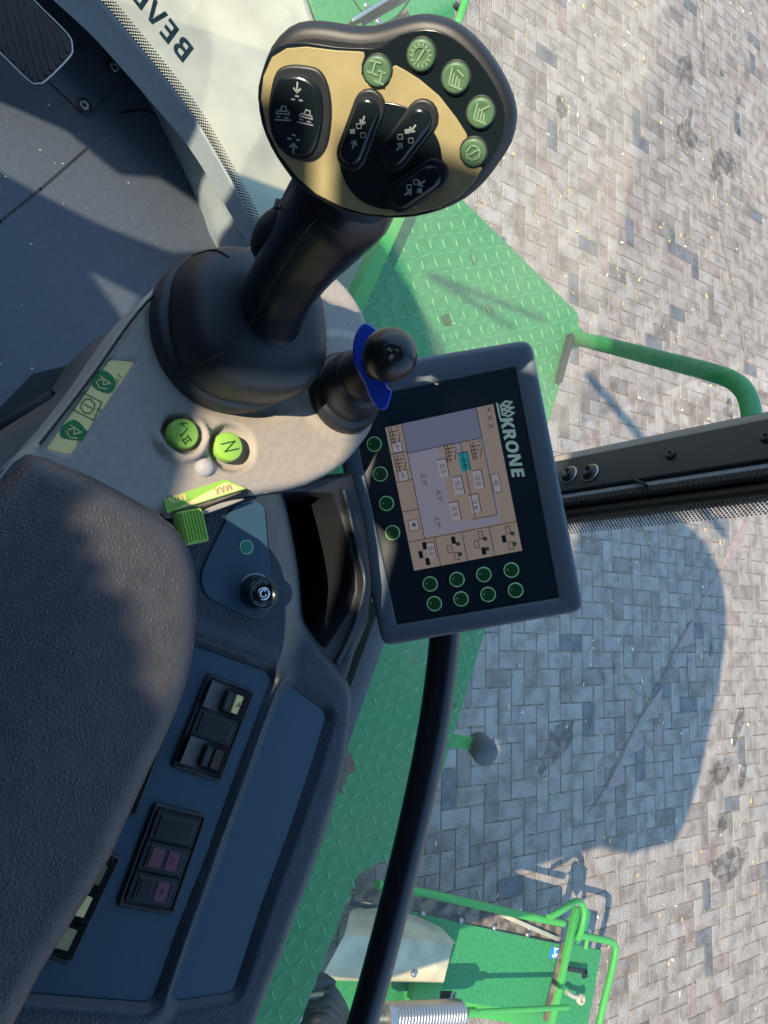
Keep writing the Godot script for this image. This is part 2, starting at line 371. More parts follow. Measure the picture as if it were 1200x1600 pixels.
# ---------- yard: herringbone clinker paving ----------
func yard():
	var g := setting("pavement")
	var m := mat("sand", lin(0.3, 0.22, 0.145), 0.9); mottle(m, 51, 0.02, 0.7, 1.3, 0.05)
	var sheet := PlaneMesh.new(); sheet.size = Vector2(400, 400)
	part(g, "joint_sand", sheet, m, Transform3D(Basis(), Vector3(0, -0.005, 0)))
	var tones := [[0.335, 0.297, 0.252], [0.35, 0.312, 0.264], [0.318, 0.28, 0.238], [0.328, 0.28, 0.24], [0.37, 0.33, 0.282], [0.165, 0.168, 0.17], [0.245, 0.21, 0.176], [0.31, 0.245, 0.21]]
	var wts := [0.23, 0.22, 0.21, 0.12, 0.08, 0.035, 0.08, 0.025]
	var mats := []
	var tex := noise_tex(52, 0.012, FastNoiseLite.TYPE_SIMPLEX_SMOOTH, [[0.2, Color(0.8, 0.78, 0.76)], [0.5, Color(0.94, 0.93, 0.92)], [0.8, Color(1, 1, 1)]], 1024, 6)
	var nrmt := noise_norm(53, 0.25, FastNoiseLite.TYPE_SIMPLEX_SMOOTH, 2.5, 512)
	for i in tones.size() + 1:
		var b := StandardMaterial3D.new(); b.roughness = 0.82; b.albedo_texture = tex
		if i < tones.size(): b.albedo_color = lin(tones[i][0], tones[i][1], tones[i][2])
		else: b.vertex_color_use_as_albedo = true
		b.normal_enabled = true; b.normal_texture = nrmt; b.normal_scale = 1.0
		tp(b, 0.5); mats.append(b)
	var L := 0.209; var W := 0.1045; var jt := 0.007
	var bm := prism(rrect(L - jt, W - jt, 0.007), [[0.0, -0.05], [0.0, -0.004], [0.001, -0.0012], [0.004, 0.0]], false)
	var rot := deg_to_rad(22.0)
	var org := Vector3(3.4, 0, -2.2)
	var cells := []
	var eye := Vector3(0.15, 3.25, 0)
	for j in range(-78, 78):
		for i in range(-78, 78):
			var r := posmod(i - j, 4)
			if r != 0 and r != 3: continue
			var c := Vector2((i + 1.0) * W, (j + 0.5) * W) if r == 0 else Vector2((i + 0.5) * W, (j + 1.0) * W)
			var p := org + Vector3(cos(rot) * c.x - sin(rot) * c.y, 0, -(sin(rot) * c.x + cos(rot) * c.y))
			if p.x < -1.0 or p.x > 11.0 or p.z < -11.0 or p.z > 5.0: continue
			var w := rng.randf(); var k := 0
			while k < wts.size() - 1 and w > wts[k]: w -= wts[k]; k += 1
			# row of red half bricks where two fields of paving meet
			var rd: float = (p.x - 5.72) * 0.923 + (p.z + 3.0) * 0.385
			var t := p.distance_to(eye)
			var hit := eye + (p - eye) * (1.25 / 3.25)
			var hidden := hit.x < 1.28 and hit.z > -1.36
			cells.append([p, (0.0 if r == 0 else PI / 2) + rot, k, t + (50.0 if hidden else 0.0), rng.randfn(0, 0.0006), rng.randfn(0, 0.004), rng.randfn(0, 0.004), rng.randfn(0, 0.008)])
	cells.sort_custom(func(a, b): return a[3] < b[3])
	var rest := []
	var n := 0
	for c in cells:
		var bs := Basis(Vector3.UP, c[1] + c[7]) * Basis(Vector3(1, 0, 0), c[5]) * Basis(Vector3(0, 0, 1), c[6]) * Basis(Vector3(1, 0, 0), -PI / 2)
		var xf := Transform3D(bs, c[0] + Vector3(0, c[4], 0))
		var pr: Vector3 = Transform3D(Vector3(0.736442, 0.591035, -0.329137), Vector3(-0.472749, 0.101605, -0.875320), Vector3(-0.483903, 0.800221, 0.354237), Vector3(0.150000, 3.250000, 0.000000)).affine_inverse() * c[0]
		var on: bool = c[3] < 40 and abs(pr.x / pr.z) < 0.5 and abs(pr.y / pr.z) < 0.67
		if on and n < 300: part(g, "brick", bm, mats[c[2]], xf); n += 1
		else: rest.append([xf, c[2]])
	var mm := MultiMesh.new(); mm.transform_format = MultiMesh.TRANSFORM_3D; mm.use_colors = true; mm.mesh = bm; mm.instance_count = rest.size()
	for i in rest.size():
		mm.set_instance_transform(i, rest[i][0]); var t: Array = tones[rest[i][1]]; mm.set_instance_color(i, Color(t[0], t[1], t[2]))
	var mi := MultiMeshInstance3D.new(); mi.name = "bricks"; mi.multimesh = mm; mi.material_override = mats[tones.size()]
	g.add_child(mi, true); mi.set_meta("kind", "stuff")
	# dark damp and oily marks on the bricks
	var stain := mat("stain", Color(0.26, 0.23, 0.2, 0.34), 0.75); stain.transparency = BaseMaterial3D.TRANSPARENCY_ALPHA; stain.albedo_color = Color.WHITE
	stain.albedo_texture = noise_tex(57, 0.012, FastNoiseLite.TYPE_SIMPLEX_SMOOTH, [[0.25, Color(0.3, 0.27, 0.24, 0.08)], [0.5, Color(0.27, 0.24, 0.21, 0.3)], [0.75, Color(0.22, 0.2, 0.18, 0.44)]], 512, 6); tp(stain, 1.7)
	for s in STAINS:
		var o: PackedVector2Array = s
		part(g, "stain", prism(ragged(o), [[0.0, 0.0035], [0.0, 0.0042]], false), stain, fy(0))
	# a thin dark seam of moss and dirt through the paving
	for s in SEAMS:
		part(g, "dirt_seam", tube(curve3(s, 4), 0.0035, 5), M.dirt)
	# red wedge-shaped clinkers along the meeting line
	var redm := mat("red_clinker", lin(0.34, 0.255, 0.225), 0.8); mottle(redm, 55, 0.02, 0.88, 1.2)
	for s in REDS: part(g, "red_clinker", prism(s, [[0.0, -0.02], [0.0, 0.008], [0.002, 0.0095]], false), redm, fy(0))
	# dry leaf crumbs and chaff
	var lm := MultiMesh.new(); lm.transform_format = MultiMesh.TRANSFORM_3D; lm.use_colors = true
	var leaf := prism(v2([-1, 0, -0.4, -0.35, 0.4, -0.3, 1, 0, 0.3, 0.4, -0.5, 0.3]), [[0.0, 0.0], [0.12, 0.1]], false)
	lm.mesh = leaf; lm.instance_count = 5200
	for i in 5200:
		var p := Vector3(rng.randf_range(1.2, 9.5), 0.003, rng.randf_range(-10, 3.0))
		if i > 1500:                                        # gathered in the joints and in loose drifts
			var cdr := Vector3(rng.randf_range(2.0, 8.0), 0, rng.randf_range(-8, 2)); rng.seed = 900 + i / 12
			var cc := Vector3(rng.randf_range(1.6, 8.6), 0.003, rng.randf_range(-9, 2.5)); rng.seed = 7000 + i
			p = cc + Vector3(rng.randfn(0, 0.16), 0, rng.randfn(0, 0.16))
		var s := 0.005 + 0.02 * pow(rng.randf(), 4.0)
		lm.set_instance_transform(i, Transform3D(Basis(Vector3.UP, rng.randf() * TAU) * Basis(Vector3(1, 0, 0), -PI / 2 + rng.randfn(0, 0.3)) * Basis.from_scale(Vector3(s, s, s)), p))
		var q := rng.randf()
		lm.set_instance_color(i, Color(0.62, 0.5, 0.2).lerp(Color(0.42, 0.26, 0.1), q) if q < 0.75 else Color(0.7, 0.66, 0.5))
	var li := MultiMeshInstance3D.new(); li.name = "leaf_litter"; li.multimesh = lm
	var lmt := mat("leaf", Color.WHITE, 0.8); lmt.vertex_color_use_as_albedo = true; li.material_override = lmt
	add_child(li); li.set_meta("kind", "stuff"); li.set_meta("label", "dry yellow leaf crumbs scattered over the paving bricks"); li.set_meta("category", "leaf litter")

var STAINS := [
	v2([3.227, 6.232, 3.2968, 6.3917, 3.3419, 6.4665, 3.4365, 6.3172, 3.4502, 6.1947, 3.3829, 6.1441, 3.3254, 6.1488, 3.3195, 6.0079]),
	v2([3.4904, 5.8356, 3.4977, 5.9756, 3.5282, 5.9854, 3.5802, 5.8185, 3.6656, 5.8175, 3.6624, 5.6622, 3.5487, 5.5498, 3.4351, 5.5638, 3.4218, 5.6783]),
	v2([2.2435, 4.7672, 2.304, 4.8226, 2.358, 4.7386, 2.3422, 4.6477, 2.2852, 4.6624]),
	v2([3.4213, 6.7005, 3.4652, 6.7635, 3.4831, 6.6757, 3.4461, 6.6452]), v2([3.7704, 7.2076, 3.8143, 7.2721, 3.8307, 7.2018, 3.7854, 7.1617]), v2([3.7274, 6.6876, 3.7772, 6.7431, 3.7914, 6.6814, 3.7494, 6.6399]), v2([3.7869, 6.4903, 3.8368, 6.5442, 3.8508, 6.4645, 3.8117, 6.4344]), v2([4.0204, 6.6576, 4.0683, 6.7088, 4.079, 6.6355, 4.0378, 6.6039]), v2([4.1299, 6.3791, 4.181, 6.4194, 4.1893, 6.3338, 4.1527, 6.3086]),
	v2([3.9061, 5.8366, 3.9909, 5.9868, 4.1238, 6.0498, 4.2343, 5.9985, 4.2201, 5.8503, 4.0864, 5.7901, 3.9725, 5.5952]),
	v2([4.7466, 3.7957, 4.7941, 3.9517, 4.886, 3.8235, 4.8422, 3.6844]),
	v2([5.4569, 1.1174, 5.642, 1.2826, 5.7234, 1.2223, 5.596, 1.0555]), v2([5.6701, 1.5785, 5.7203, 1.687, 5.7852, 1.6192, 5.7097, 1.392, 5.6591, 1.4191]), v2([5.6862, 0.5513, 5.9555, 0.6993, 6.0625, 0.6235, 5.9165, 0.4478, 5.6751, 0.47]), v2([5.8371, 1.2581, 5.9112, 1.2924, 5.9008, 1.1259, 5.8371, 1.1282]), v2([5.6714, 0.8289, 5.7687, 0.8971, 5.7692, 0.7736, 5.6783, 0.7493]),
	v2([5.1681, 1.9741, 5.2174, 1.9717, 5.2267, 1.8957, 5.1669, 1.8827]), v2([3.7719, 0.8705, 3.9141, 0.9384, 3.9454, 0.7862, 3.8165, 0.6214, 3.7397, 0.5461, 3.7379, 0.6828]), v2([4.1482, 1.4278, 4.2159, 1.375, 4.1776, 1.3501])]
var SEAMS := [
	v3([3.2296, 0.003, -7.03, 3.3922, 0.003, -6.8576, 3.5656, 0.003, -6.5049, 3.729, 0.003, -6.1711, 3.9138, 0.003, -5.8421, 4.0917, 0.003, -5.5323, 4.1967, 0.003, -5.3508]), v3([4.0979, 0.003, -5.3507, 4.3008, 0.003, -5.1466, 4.515, 0.003, -4.9115, 4.7494, 0.003, -4.6165, 4.9107, 0.003, -4.3754]),
	v3([4.8859, 0.003, -2.0357, 4.7661, 0.003, -1.7847, 4.7148, 0.003, -1.571, 4.6044, 0.003, -1.3424, 4.5286, 0.003, -1.1352, 4.434, 0.003, -0.9104, 4.3488, 0.003, -0.6434, 4.2508, 0.003, -0.4728])]
var REDS := [
	v2([5.3771, 3.2524, 5.1142, 2.5651, 5.2742, 2.7305, 5.3304, 2.8988]), v2([4.8903, 2.0375, 4.7771, 1.7673, 4.9613, 1.8878]), v2([4.7113, 1.4646, 4.5295, 1.145, 4.7271, 1.2547]), v2([4.5327, 1.1363, 4.4442, 0.8944, 4.6345, 0.9948]), v2([4.4474, 0.886, 4.3678, 0.6521, 4.5323, 0.7438]), v2([5.0996, 2.5459, 4.9716, 2.2583, 5.1881, 2.4057])]

# ---------- cab shell ----------
func cab():
	# floor
	var f := setting("cab_floor")
	var edge := v3([-0.0062, 2, -1.0421, 0.0418, 2, -1.0243, 0.0989, 2, -1.0033, 0.1765, 2, -0.9616, 0.2506, 2, -0.9124, 0.3235, 2, -0.8588, 0.3784, 2, -0.8144])
	var ep := PackedVector2Array([Vector2(-0.9, 0.98), Vector2(-0.3, 1.06)])
	for q in edge: ep.append(Vector2(q.x, -q.z))
	ep.append_array(PackedVector2Array([Vector2(0.55, 0.74), Vector2(0.66, 0.7), Vector2(0.66, -1.3), Vector2(-0.9, -1.3)]))
	part(f, "mat", slab(ep, -0.06, 0.0, 0.002), M.floor, fy(2.0))
	var seam := v2([0.0782, 0.6151, 0.0984, 0.7025, 0.1207, 0.8148])
	part(f, "seam", strokes([[seam[0].x * 2.2 - seam[2].x * 1.2, seam[0].y * 2.2 - seam[2].y * 1.2, seam[0].x, seam[0].y, seam[1].x, seam[1].y, seam[2].x, seam[2].y]], 0.004, 0.0, 0.0006), M.rubber, fy(2.0))
	var fold := []
	for q in curve3(v3([0.1345, 2, -0.9148, 0.1441, 2, -0.9298, 0.1544, 2, -0.944, 0.1745, 2, -0.9566, 0.2026, 2, -0.9545, 0.2457, 2, -0.9413, 0.2919, 2, -0.9239, 0.3515, 2, -0.9007, 0.415, 2, -0.8619]), 3): fold.append(q.x); fold.append(-q.z)
	part(f, "mat_edge", strokes([fold], 0.003, 0.0, 0.0008), M.rubber, fy(2.0))
	# bolted hatch
	var h := thing("floor_hatch", "dark bolted hatch plate in the cab floor beside the foot pedal", "hatch", Vector3(0.0497, 2, -0.9446))
	var hp := v2([-0.0563, 1.02, -0.0294, 1.0132, 0.0971, 0.9897, 0.1039, 0.9802, 0.0973, 0.8733, 0.0921, 0.8636, 0.0253, 0.8715, -0.0376, 0.8811, -0.0852, 0.8895])
	part(h, "plate", slab(fillet(hp, 0.012), 0.0, 0.006, 0.002), M.floor, fy(2.0))
	for p in [Vector2(0.0898, 0.9751), Vector2(0.0844, 0.8759)]:
		part(h, "bolt", lathe([[0.008, 0.0], [0.008, 0.003], [0.007, 0.004], [0.004, 0.004], [0.0035, 0.001], [0.0003, 0.001]], 12), M.steel, fy(2.006, p.x, -p.y))
		part(h, "washer", lathe([[0.013, 0.0], [0.013, 0.0012], [0.009, 0.0014]], 16), M.rubber, fy(2.0062, p.x, -p.y))
	# pedal
	var pd := thing("foot_pedal", "ribbed black foot pedal with a metal edge on the cab floor", "pedal", Vector3(-0.0402, 2, -0.9044))
	var pt := Transform3D(Vector3(0.98815, 0.14306, 0.05563), Vector3(0.00000, 0.36245, -0.93200), Vector3(-0.15349, 0.92096, 0.35815), Vector3(-0.0165, 2.116, -0.8275))
	var pp := v2([-0.086, 0.0145, -0.0552, 0.0653, -0.0174, 0.0522, 0.0399, 0.0429, 0.0544, 0.0314, 0.0585, 0.0169, 0.0497, -0.0324, 0.0433, -0.0425, 0.0324, -0.0476, -0.0166, -0.0391, -0.0566, -0.0327])
	part(pd, "tread", slab(cr(pp, 3), -0.008, 0.0, 0.003), M.pedal, pt)
	var edgest := begin(); var loop := PackedVector3Array()
	for q in cr(pp, 3): loop.append(Vector3(q.x, q.y, 0.0))
	loop.append(loop[0]); add_tube(edgest, loop, 0.0014, 6); part(pd, "trim", done(edgest), M.steel, pt)
	var ctr := Vector2.ZERO
	for q in pp: ctr += q / pp.size()
	for k in 11:
		var off := (k - 5) * 0.0095; var dir := Vector2(0.7, -0.72).normalized(); var nn := Vector2(-dir.y, dir.x)
		var seg := Geometry2D.intersect_polyline_with_polygon(PackedVector2Array([ctr + nn * off - dir * 0.3, ctr + nn * off + dir * 0.3]), Geometry2D.offset_polygon(ccw(cr(pp, 2)), -0.006)[0])
		for s in seg: part(pd, "rib", slab(capsule(s[0], s[-1], 0.0024), -0.001, 0.0022, 0.0012), M.pedal, pt)
	# sill trim that runs round the foot of the windscreen
	var s0 := v3([-0.9, 2.0, -0.97, -0.5, 2.0, -1.03, -0.25, 2.0, -1.052, -0.1, 2.0, -1.052, -0.05, 2.0, -1.048]); s0.append_array(edge)
	var g0 := v3([0.0315, 2.15, -0.9405, 0.0822, 2.15, -0.9287, 0.1448, 2.15, -0.9121, 0.2222, 2.15, -0.887, 0.2898, 2.15, -0.8526, 0.3566, 2.15, -0.8142, 0.4022, 2.15, -0.7896])
	var s1 := v3([-0.9, 2.15, -0.88, -0.5, 2.15, -0.925, -0.25, 2.15, -0.944, -0.1, 2.15, -0.947, -0.03, 2.15, -0.945]); s1.append_array(g0)
	s0.append_array(v3([0.52, 2.0, -0.76, 0.75, 2.0, -0.70, 0.93, 2.0, -0.66])); s1.append_array(v3([0.52, 2.15, -0.76, 0.75, 2.15, -0.71, 0.955, 2.15, -0.655]))
	s0 = curve3(s0, 4); s1 = curve3(s1, 4)
	var w := thing("windscreen_sill", "grey blue moulded sill under the windscreen, edging the cab floor", "sill", Vector3(0.2, 2.0, -0.95))
	var rows := []
	for q in [[0.0, 0.0, -0.06], [0.0, 0.0, 0.0], [0.1, 0.008, 0.012], [0.2, 0.004, 0.018], [0.34, -0.006, 0.012], [0.5, -0.012, 0.0], [0.75, -0.008, -0.004], [0.9, 0.0, 0.0], [1.0, 0.0, 0.004], [1.04, 0.0, -0.01], [1.3, 0.0, -0.08]]:
		var row := PackedVector3Array()
		for i in s0.size():
			var o := (s1[i] - s0[i]); var b: Vector3 = s0[i] + o * q[0]
			row.append(b + Vector3(0, q[2], 0) + Vector3(0, 0, q[1]))
		rows.append(row)
	part(w, "moulding", loft(rows, false, false), M.sill)
	# windscreen: bent pane standing on the sill, leaning ahead
	var ws := thing("windscreen", "curved clear windscreen with black dotted edge and dealer lettering", "windscreen", Vector3(0.2, 2.15, -0.95))
	var lean := Vector3(0.03, 1.68, -0.3)
	var r0 := PackedVector3Array(); var r1 := PackedVector3Array()
	for i in s1.size(): r0.append(s1[i] + Vector3(0, 0.006, -0.004)); r1.append(s1[i] + lean)
	part(ws, "pane", loft([r0, r1], false, false), M.glass)
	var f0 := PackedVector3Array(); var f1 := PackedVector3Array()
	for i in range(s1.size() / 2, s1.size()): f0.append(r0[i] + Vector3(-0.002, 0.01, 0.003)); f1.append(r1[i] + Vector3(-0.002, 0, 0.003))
	part(ws, "veil_film", loft([f0, f1], false, false), M.film)  # thin sheet that paints the pale reflection veil over the windscreen
	dots(ws, s1, lean.normalized(), 7, 0.0054, 0.0, 0.03)
	var top := bar(Vector3(-0.9, 3.84, -1.24), Vector3(0.98, 3.84, -0.98), 0.05, 0.05); part(ws, "top_frame", top, M.pillar)
	# lettering, reads from outside
	var lo := Transform3D(Vector3(-0.96359, 0.00000, -0.26738), Vector3(0.04656, 0.98472, -0.16780), Vector3(0.26330, -0.17414, -0.94887), Vector3(0.2236, 2.149, -0.8927))
	var tm := words("BEVERDAM", 0.034, 0.0012); tm.horizontal_alignment = HORIZONTAL_ALIGNMENT_LEFT
	part(ws, "lettering", tm, M.letter, sh(lo, Vector2(0.0547, 0.0625).x, Vector2(0.0547, 0.0625).y, 0.0015))
	# door pillar
	var p := thing("door_pillar", "black door pillar with bolts and ribbed rubber seal beside the terminal", "pillar", Vector3(0.97, 2.0, -0.6))
	var zf := func(py): return py
	var yb := 2.02; var hh := 1.84
	var zz := [Vector3(0.95, 2.745, -0.6485).z, Vector3(0.95, 2.7457, -0.6442).z, Vector3(0.95, 2.7481, -0.6284).z, Vector3(0.95, 2.7486, -0.6253).z, Vector3(0.95, 2.7586, -0.5615).z, Vector3(0.95, 2.7603, -0.5508).z, Vector3(0.95, 2.7619, -0.5402).z, Vector3(0.95, 2.7643, -0.5249).z]
	post(p, "outer_gasket", 0.962, 1.0, zz[0] - 0.003, zz[1] + 0.001, yb, hh, M.rubber)
	post(p, "glazing_strip", 0.952, 1.0, zz[1] + 0.001, zz[2], yb, hh, M.seal)
	post(p, "cover", 0.945, 1.01, zz[2] + 0.0015, zz[4], yb, hh, M.pillar)
	post(p, "lip", 0.951, 1.0, zz[4] + 0.0005, zz[5] - 0.001, yb, hh, M.sill)
	post(p, "seal", 0.948, 0.99, zz[5], zz[6] + 0.002, yb, hh, M.rubber)
	post(p, "glass_edge", 0.957, 0.985, zz[6] + 0.004, zz[7] + 0.002, yb, hh, M.frit)
	var st := begin()
	for k in 150: add_tube(st, v3([0.9475, 2.1 + k * 0.008, zz[5] + 0.001, 0.9475, 2.103 + k * 0.008, zz[6]]), 0.002, 5)
	var rb := part(p, "seal_ribs", done(st), M.rubber)
	for b in [Vector3(0.944, 2.4363, -0.5917), Vector3(0.944, 2.4797, -0.5882)]:
		part(p, "bolt", lathe([[0.0135, 0.0], [0.0135, 0.002], [0.0125, 0.003], [0.0095, 0.003], [0.0095, 0.008], [0.008, 0.0095], [0.005, 0.0095], [0.0045, 0.005], [0.0003, 0.005]], 20), M.black, look(b, Vector3(-1, 0, 0), Vector3(0, 0, 1)))
		part(p, "washer", lathe([[0.016, 0.0], [0.016, 0.0012], [0.0137, 0.0014]], 20), M.steel, look(b, Vector3(-1, 0, 0), Vector3(0, 0, 1)))
	for b in [Vector3(0.944, 2.6206, -0.5946), Vector3(0.944, 2.7581, -0.5946)]:
		part(p, "screw", lathe([[0.0075, 0.0], [0.0075, 0.002], [0.006, 0.0045], [0.003, 0.005], [0.0025, 0.002], [0.0003, 0.002]], 14), M.black, look(b, Vector3(-1, 0, 0), Vector3(0, 0, 1)))
	part(p, "clip", bar(Vector3(0.942, 2.5655, -0.5629), Vector3(0.942, 2.5955, -0.5465), 0.006, 0.004), M.rubber)
	# side door glass behind the pillar
	var dr := thing("side_door", "clear side door glass with black dotted edge behind the pillar", "door", Vector3(0.97, 2.0, 0.2))
	var z0: float = zz[6] + 0.01
	part(dr, "pane", loft([v3([0.97, 2.04, z0, 0.97, 2.04, 1.05]), v3([0.97, 3.84, z0, 0.97, 3.84, 1.05])], false, false), M.glass)
	part(dr, "veil_film", loft([v3([0.9665, 2.05, z0 + 0.01, 0.9665, 2.05, 1.04]), v3([0.9665, 3.83, z0 + 0.01, 0.9665, 3.83, 1.04])], false, false), M.film)  # same painted veil of glare and dust over the door glass
	var dp := PackedVector3Array()
	for k in 150: dp.append(Vector3(0.9675, 2.05 + k * 0.012, zz[7] + 0.003))
	dots(dr, dp, Vector3(0, 0, 1), 8, 0.0058, 0.0, 0.0)
	part(dr, "rear_frame", bar(Vector3(0.97, 2.02, 1.08), Vector3(0.97, 3.86, 1.08), 0.06, 0.05), M.pillar)
	part(dr, "bottom_frame", bar(Vector3(0.97, 2.02, -0.5), Vector3(0.97, 2.02, 1.05), 0.04, 0.03), M.pillar)
	# roof, whose rounded outline falls on the yard as shade
	var rf := thing("cab_roof", "broad cab roof with rounded corners above the windows", "roof", Vector3(0.2, 3.86, 0.4))
	var ro := v2([-0.6, 0.55, -0.5, 0.66, -0.21, 0.72, 0.08, 0.78, 0.35, 0.8, 0.67, 0.78, 0.91, 0.68, 1.07, 0.5, 1.15, 0.3, 1.19, 0.04, 1.2, -0.23, 1.18, -0.54, 1.16, -0.92, 1.1, -1.18, 1.02, -1.34, 0.78, -1.44, 0.6, -1.52, -0.2, -1.6, -0.765, -1.6, -0.765, -0.72, -0.805, -0.7, -0.814, -0.53, -0.816, -0.49, -0.814, -0.45, -0.816, -0.43, -0.768, -0.425, -0.768, -0.345, -0.83, -0.34, -0.83, -0.2, -0.768, -0.195, -0.766, -0.14, -0.6, -0.11])  # left-edge tabs and notch are added to steer sun onto console and lever
	part(rf, "shell", prism(ro, [[0.0, 0.0], [0.0, 0.03], [0.05, 0.06], [0.12, 0.08]]), M.roof, fy(3.86))
	part(rf, "sun_stop", bar(Vector3(-0.805, 3.862, 0.35), Vector3(-0.805, 3.862, 0.445), 0.012, 0.026, Vector3(1, 0, 0)), M.roof)  # unseen bar added to keep sun out of the storage tray
	# left side: added unseen panel, outline cut to shape sun and shade inside
	var ls := thing("left_sun_blocker", "unseen flat panel added left of the cab, cut to shape the sun and shade inside", "panel", Vector3(-0.88, 2.0, 0.5))
	var lt := Transform3D(Vector3(0, 0, -1), Vector3(0, 1, 0), Vector3(1, 0, 0), Vector3(-0.9, 0, 0))
	var lq := v2([0.62, 2.0, 0.62, 3.2, 0.5, 3.28, 0.42, 3.26, 0.32, 3.13, 0.35, 3.05, 0.33, 3.0, 0.38, 2.91, 0.39, 2.83, 0.40, 2.6, 0.27, 2.6, 0.26, 2.88, 0.24, 2.94, 0.215, 3.03, 0.208, 3.08, 0.1158, 3.08, 0.13, 3.035, 0.085, 3.08, -1.3, 3.08, -1.3, 2.0])
	part(ls, "lower_blocker", prism(lq, [[0.0, -0.01], [0.0, 0.01]]), M.greyblack, lt)
	var lu := v2([0.208, 3.08, 0.2, 3.14, 0.3, 3.36, 0.35, 3.47, 0.28, 3.55, 0.16, 3.67, 0.1, 3.72, 0.0, 3.78, -0.172, 3.82, -0.186, 3.96, -0.268, 3.96, -0.284, 3.79, -0.36, 3.802, -0.38, 3.804, -0.39, 3.836, -0.402, 3.83, -0.415, 3.834, -0.422, 3.849, -0.432, 3.847, -0.441, 3.863, -0.453, 3.862, -0.463, 3.884, -0.477, 3.886, -0.5, 3.904, -0.515, 3.905, -0.537, 3.927, -0.56, 3.933, -0.585, 4.08, -1.3, 4.08, -1.3, 3.08, 0.085, 3.08, 0.03, 3.135, 0.10, 3.13, 0.1158, 3.08])
	part(ls, "upper_blocker", prism(lu, [[0.0, -0.01], [0.0, 0.01]]), M.greyblack, lt)
	var mr := thing("mirror_bracket", "thin black mirror bracket outside the left of the cab", "bracket", Vector3(-0.98, 3.66, -0.29))
	part(mr, "arm", tube(v3([-0.98, 3.66, -0.292, -0.98, 3.979, -0.27]), 0.0085, 8), M.black)
	part(mr, "arm", tube(v3([-0.98, 3.665, -0.29, -0.98, 3.9, -0.221]), 0.0085, 8), M.black)
	var rw := thing("rear_wall", "dark rear wall of the cab behind the seat", "wall", Vector3(0, 2.0, 1.2))
	part(rw, "panel", box(1.8, 1.7, 0.04), M.greyblack, Transform3D(Basis(), Vector3(0.03, 2.86, 1.25)))
	# operator's seat, just left of the console
	var se := thing("operator_seat", "black operator seat left of the console", "seat", Vector3(-0.12, 2.0, 0.1))
	part(se, "base", prism(rrect(0.3, 0.4, 0.05, -0.27, -0.05), [[0.0, 0.0], [0.0, 0.3]]), M.black, fy(2.0))
	part(se, "cushion", moulded(rrect(0.44, 0.5, 0.08, -0.27, 0.02), 0.01, 0.05, 0.1, func(p: Vector2, z: float, e: float) -> float: return z), M.leather, fy(2.44))
	part(se, "backrest", prism(fillet(v2([-0.26, 0.0, 0.26, 0.0, 0.25, 0.5, 0.18, 0.82, -0.18, 0.82, -0.25, 0.5]), 0.08), [[0.05, -0.06], [0.01, -0.045], [0.0, 0.0], [0.01, 0.045], [0.05, 0.06]]), M.leather, look(Vector3(-0.14, 2.42, 0.32), Vector3(0, 0.14, -1), Vector3(-1, 0, 0)))
	# machine body under the cab
	var ch := thing("machine_body", "green machine body carrying the cab and the walkway", "machine body", Vector3(0, 0.8, 1.0))
	part(ch, "frame", box(1.5, 1.05, 4.6, 0.03), M.green, Transform3D(Basis(), Vector3(0, 1.38, 1.3)))

func ragged(p: PackedVector2Array) -> PackedVector2Array:      # blotchy outline of a mark on the ground
	var q := cr(p, 6); var c := Vector2.ZERO
	for v in q: c += v / q.size()
	for i in q.size(): q[i] = c + (q[i] - c) * (1.0 + rng.randf_range(-0.16, 0.12))
	return q
func post(p: Node3D, called: String, x0: float, x1: float, za: float, zb: float, y0: float, h: float, m: Material):
	var a: float = min(za, zb); var b: float = max(za, zb)
	part(p, called, prism(rrect(x1 - x0, b - a, min(0.004, (b - a) * 0.3), (x0 + x1) / 2, -(a + b) / 2), [[0.0, 0.0], [0.0, h]]), m, fy(y0))
func dots(parent: Node3D, path: PackedVector3Array, up: Vector3, rows: int, pitch: float, start: float, solid: float):
	# printed dot screen on glass: solid strip then rows of shrinking dots
	var len := 0.0; var acc := [0.0]
	for i in path.size() - 1: len += path[i].distance_to(path[i + 1]); acc.append(len)
	var xs := []
	var n := int(len / pitch); var i := 0
	for k in n:
		for r in rows:
			var s := (k + (0.5 if r % 2 else 0.0)) * pitch
			while i > 0 and acc[i] > s: i -= 1
			while i < path.size() - 2 and acc[i + 1] < s: i += 1
			var t: float = clamp((s - acc[i]) / max(acc[i + 1] - acc[i], 1e-5), 0, 1)
			var c := path[i].lerp(path[i + 1], t) + up * (start + (r + 0.6) * pitch * 0.58)
			var d := (path[i + 1] - path[i]).normalized(); var nn := d.cross(up).normalized()
			var sz := pitch * (0.36 - 0.15 * r / rows)
			xs.append(Transform3D(Basis(d * sz, up.normalized() * sz, nn), c))
	var mm := MultiMesh.new(); mm.transform_format = MultiMesh.TRANSFORM_3D
	mm.mesh = prism(circ(1.0, 8), [[0.0, -0.0004], [0.0, 0.0004]]); mm.instance_count = xs.size()
	for k in xs.size(): mm.set_instance_transform(k, xs[k])
	var o := MultiMeshInstance3D.new(); o.name = "dot_band"; o.multimesh = mm; o.material_override = M.frit
	parent.add_child(o, true); o.global_transform = Transform3D.IDENTITY; o.set_meta("kind", "stuff")

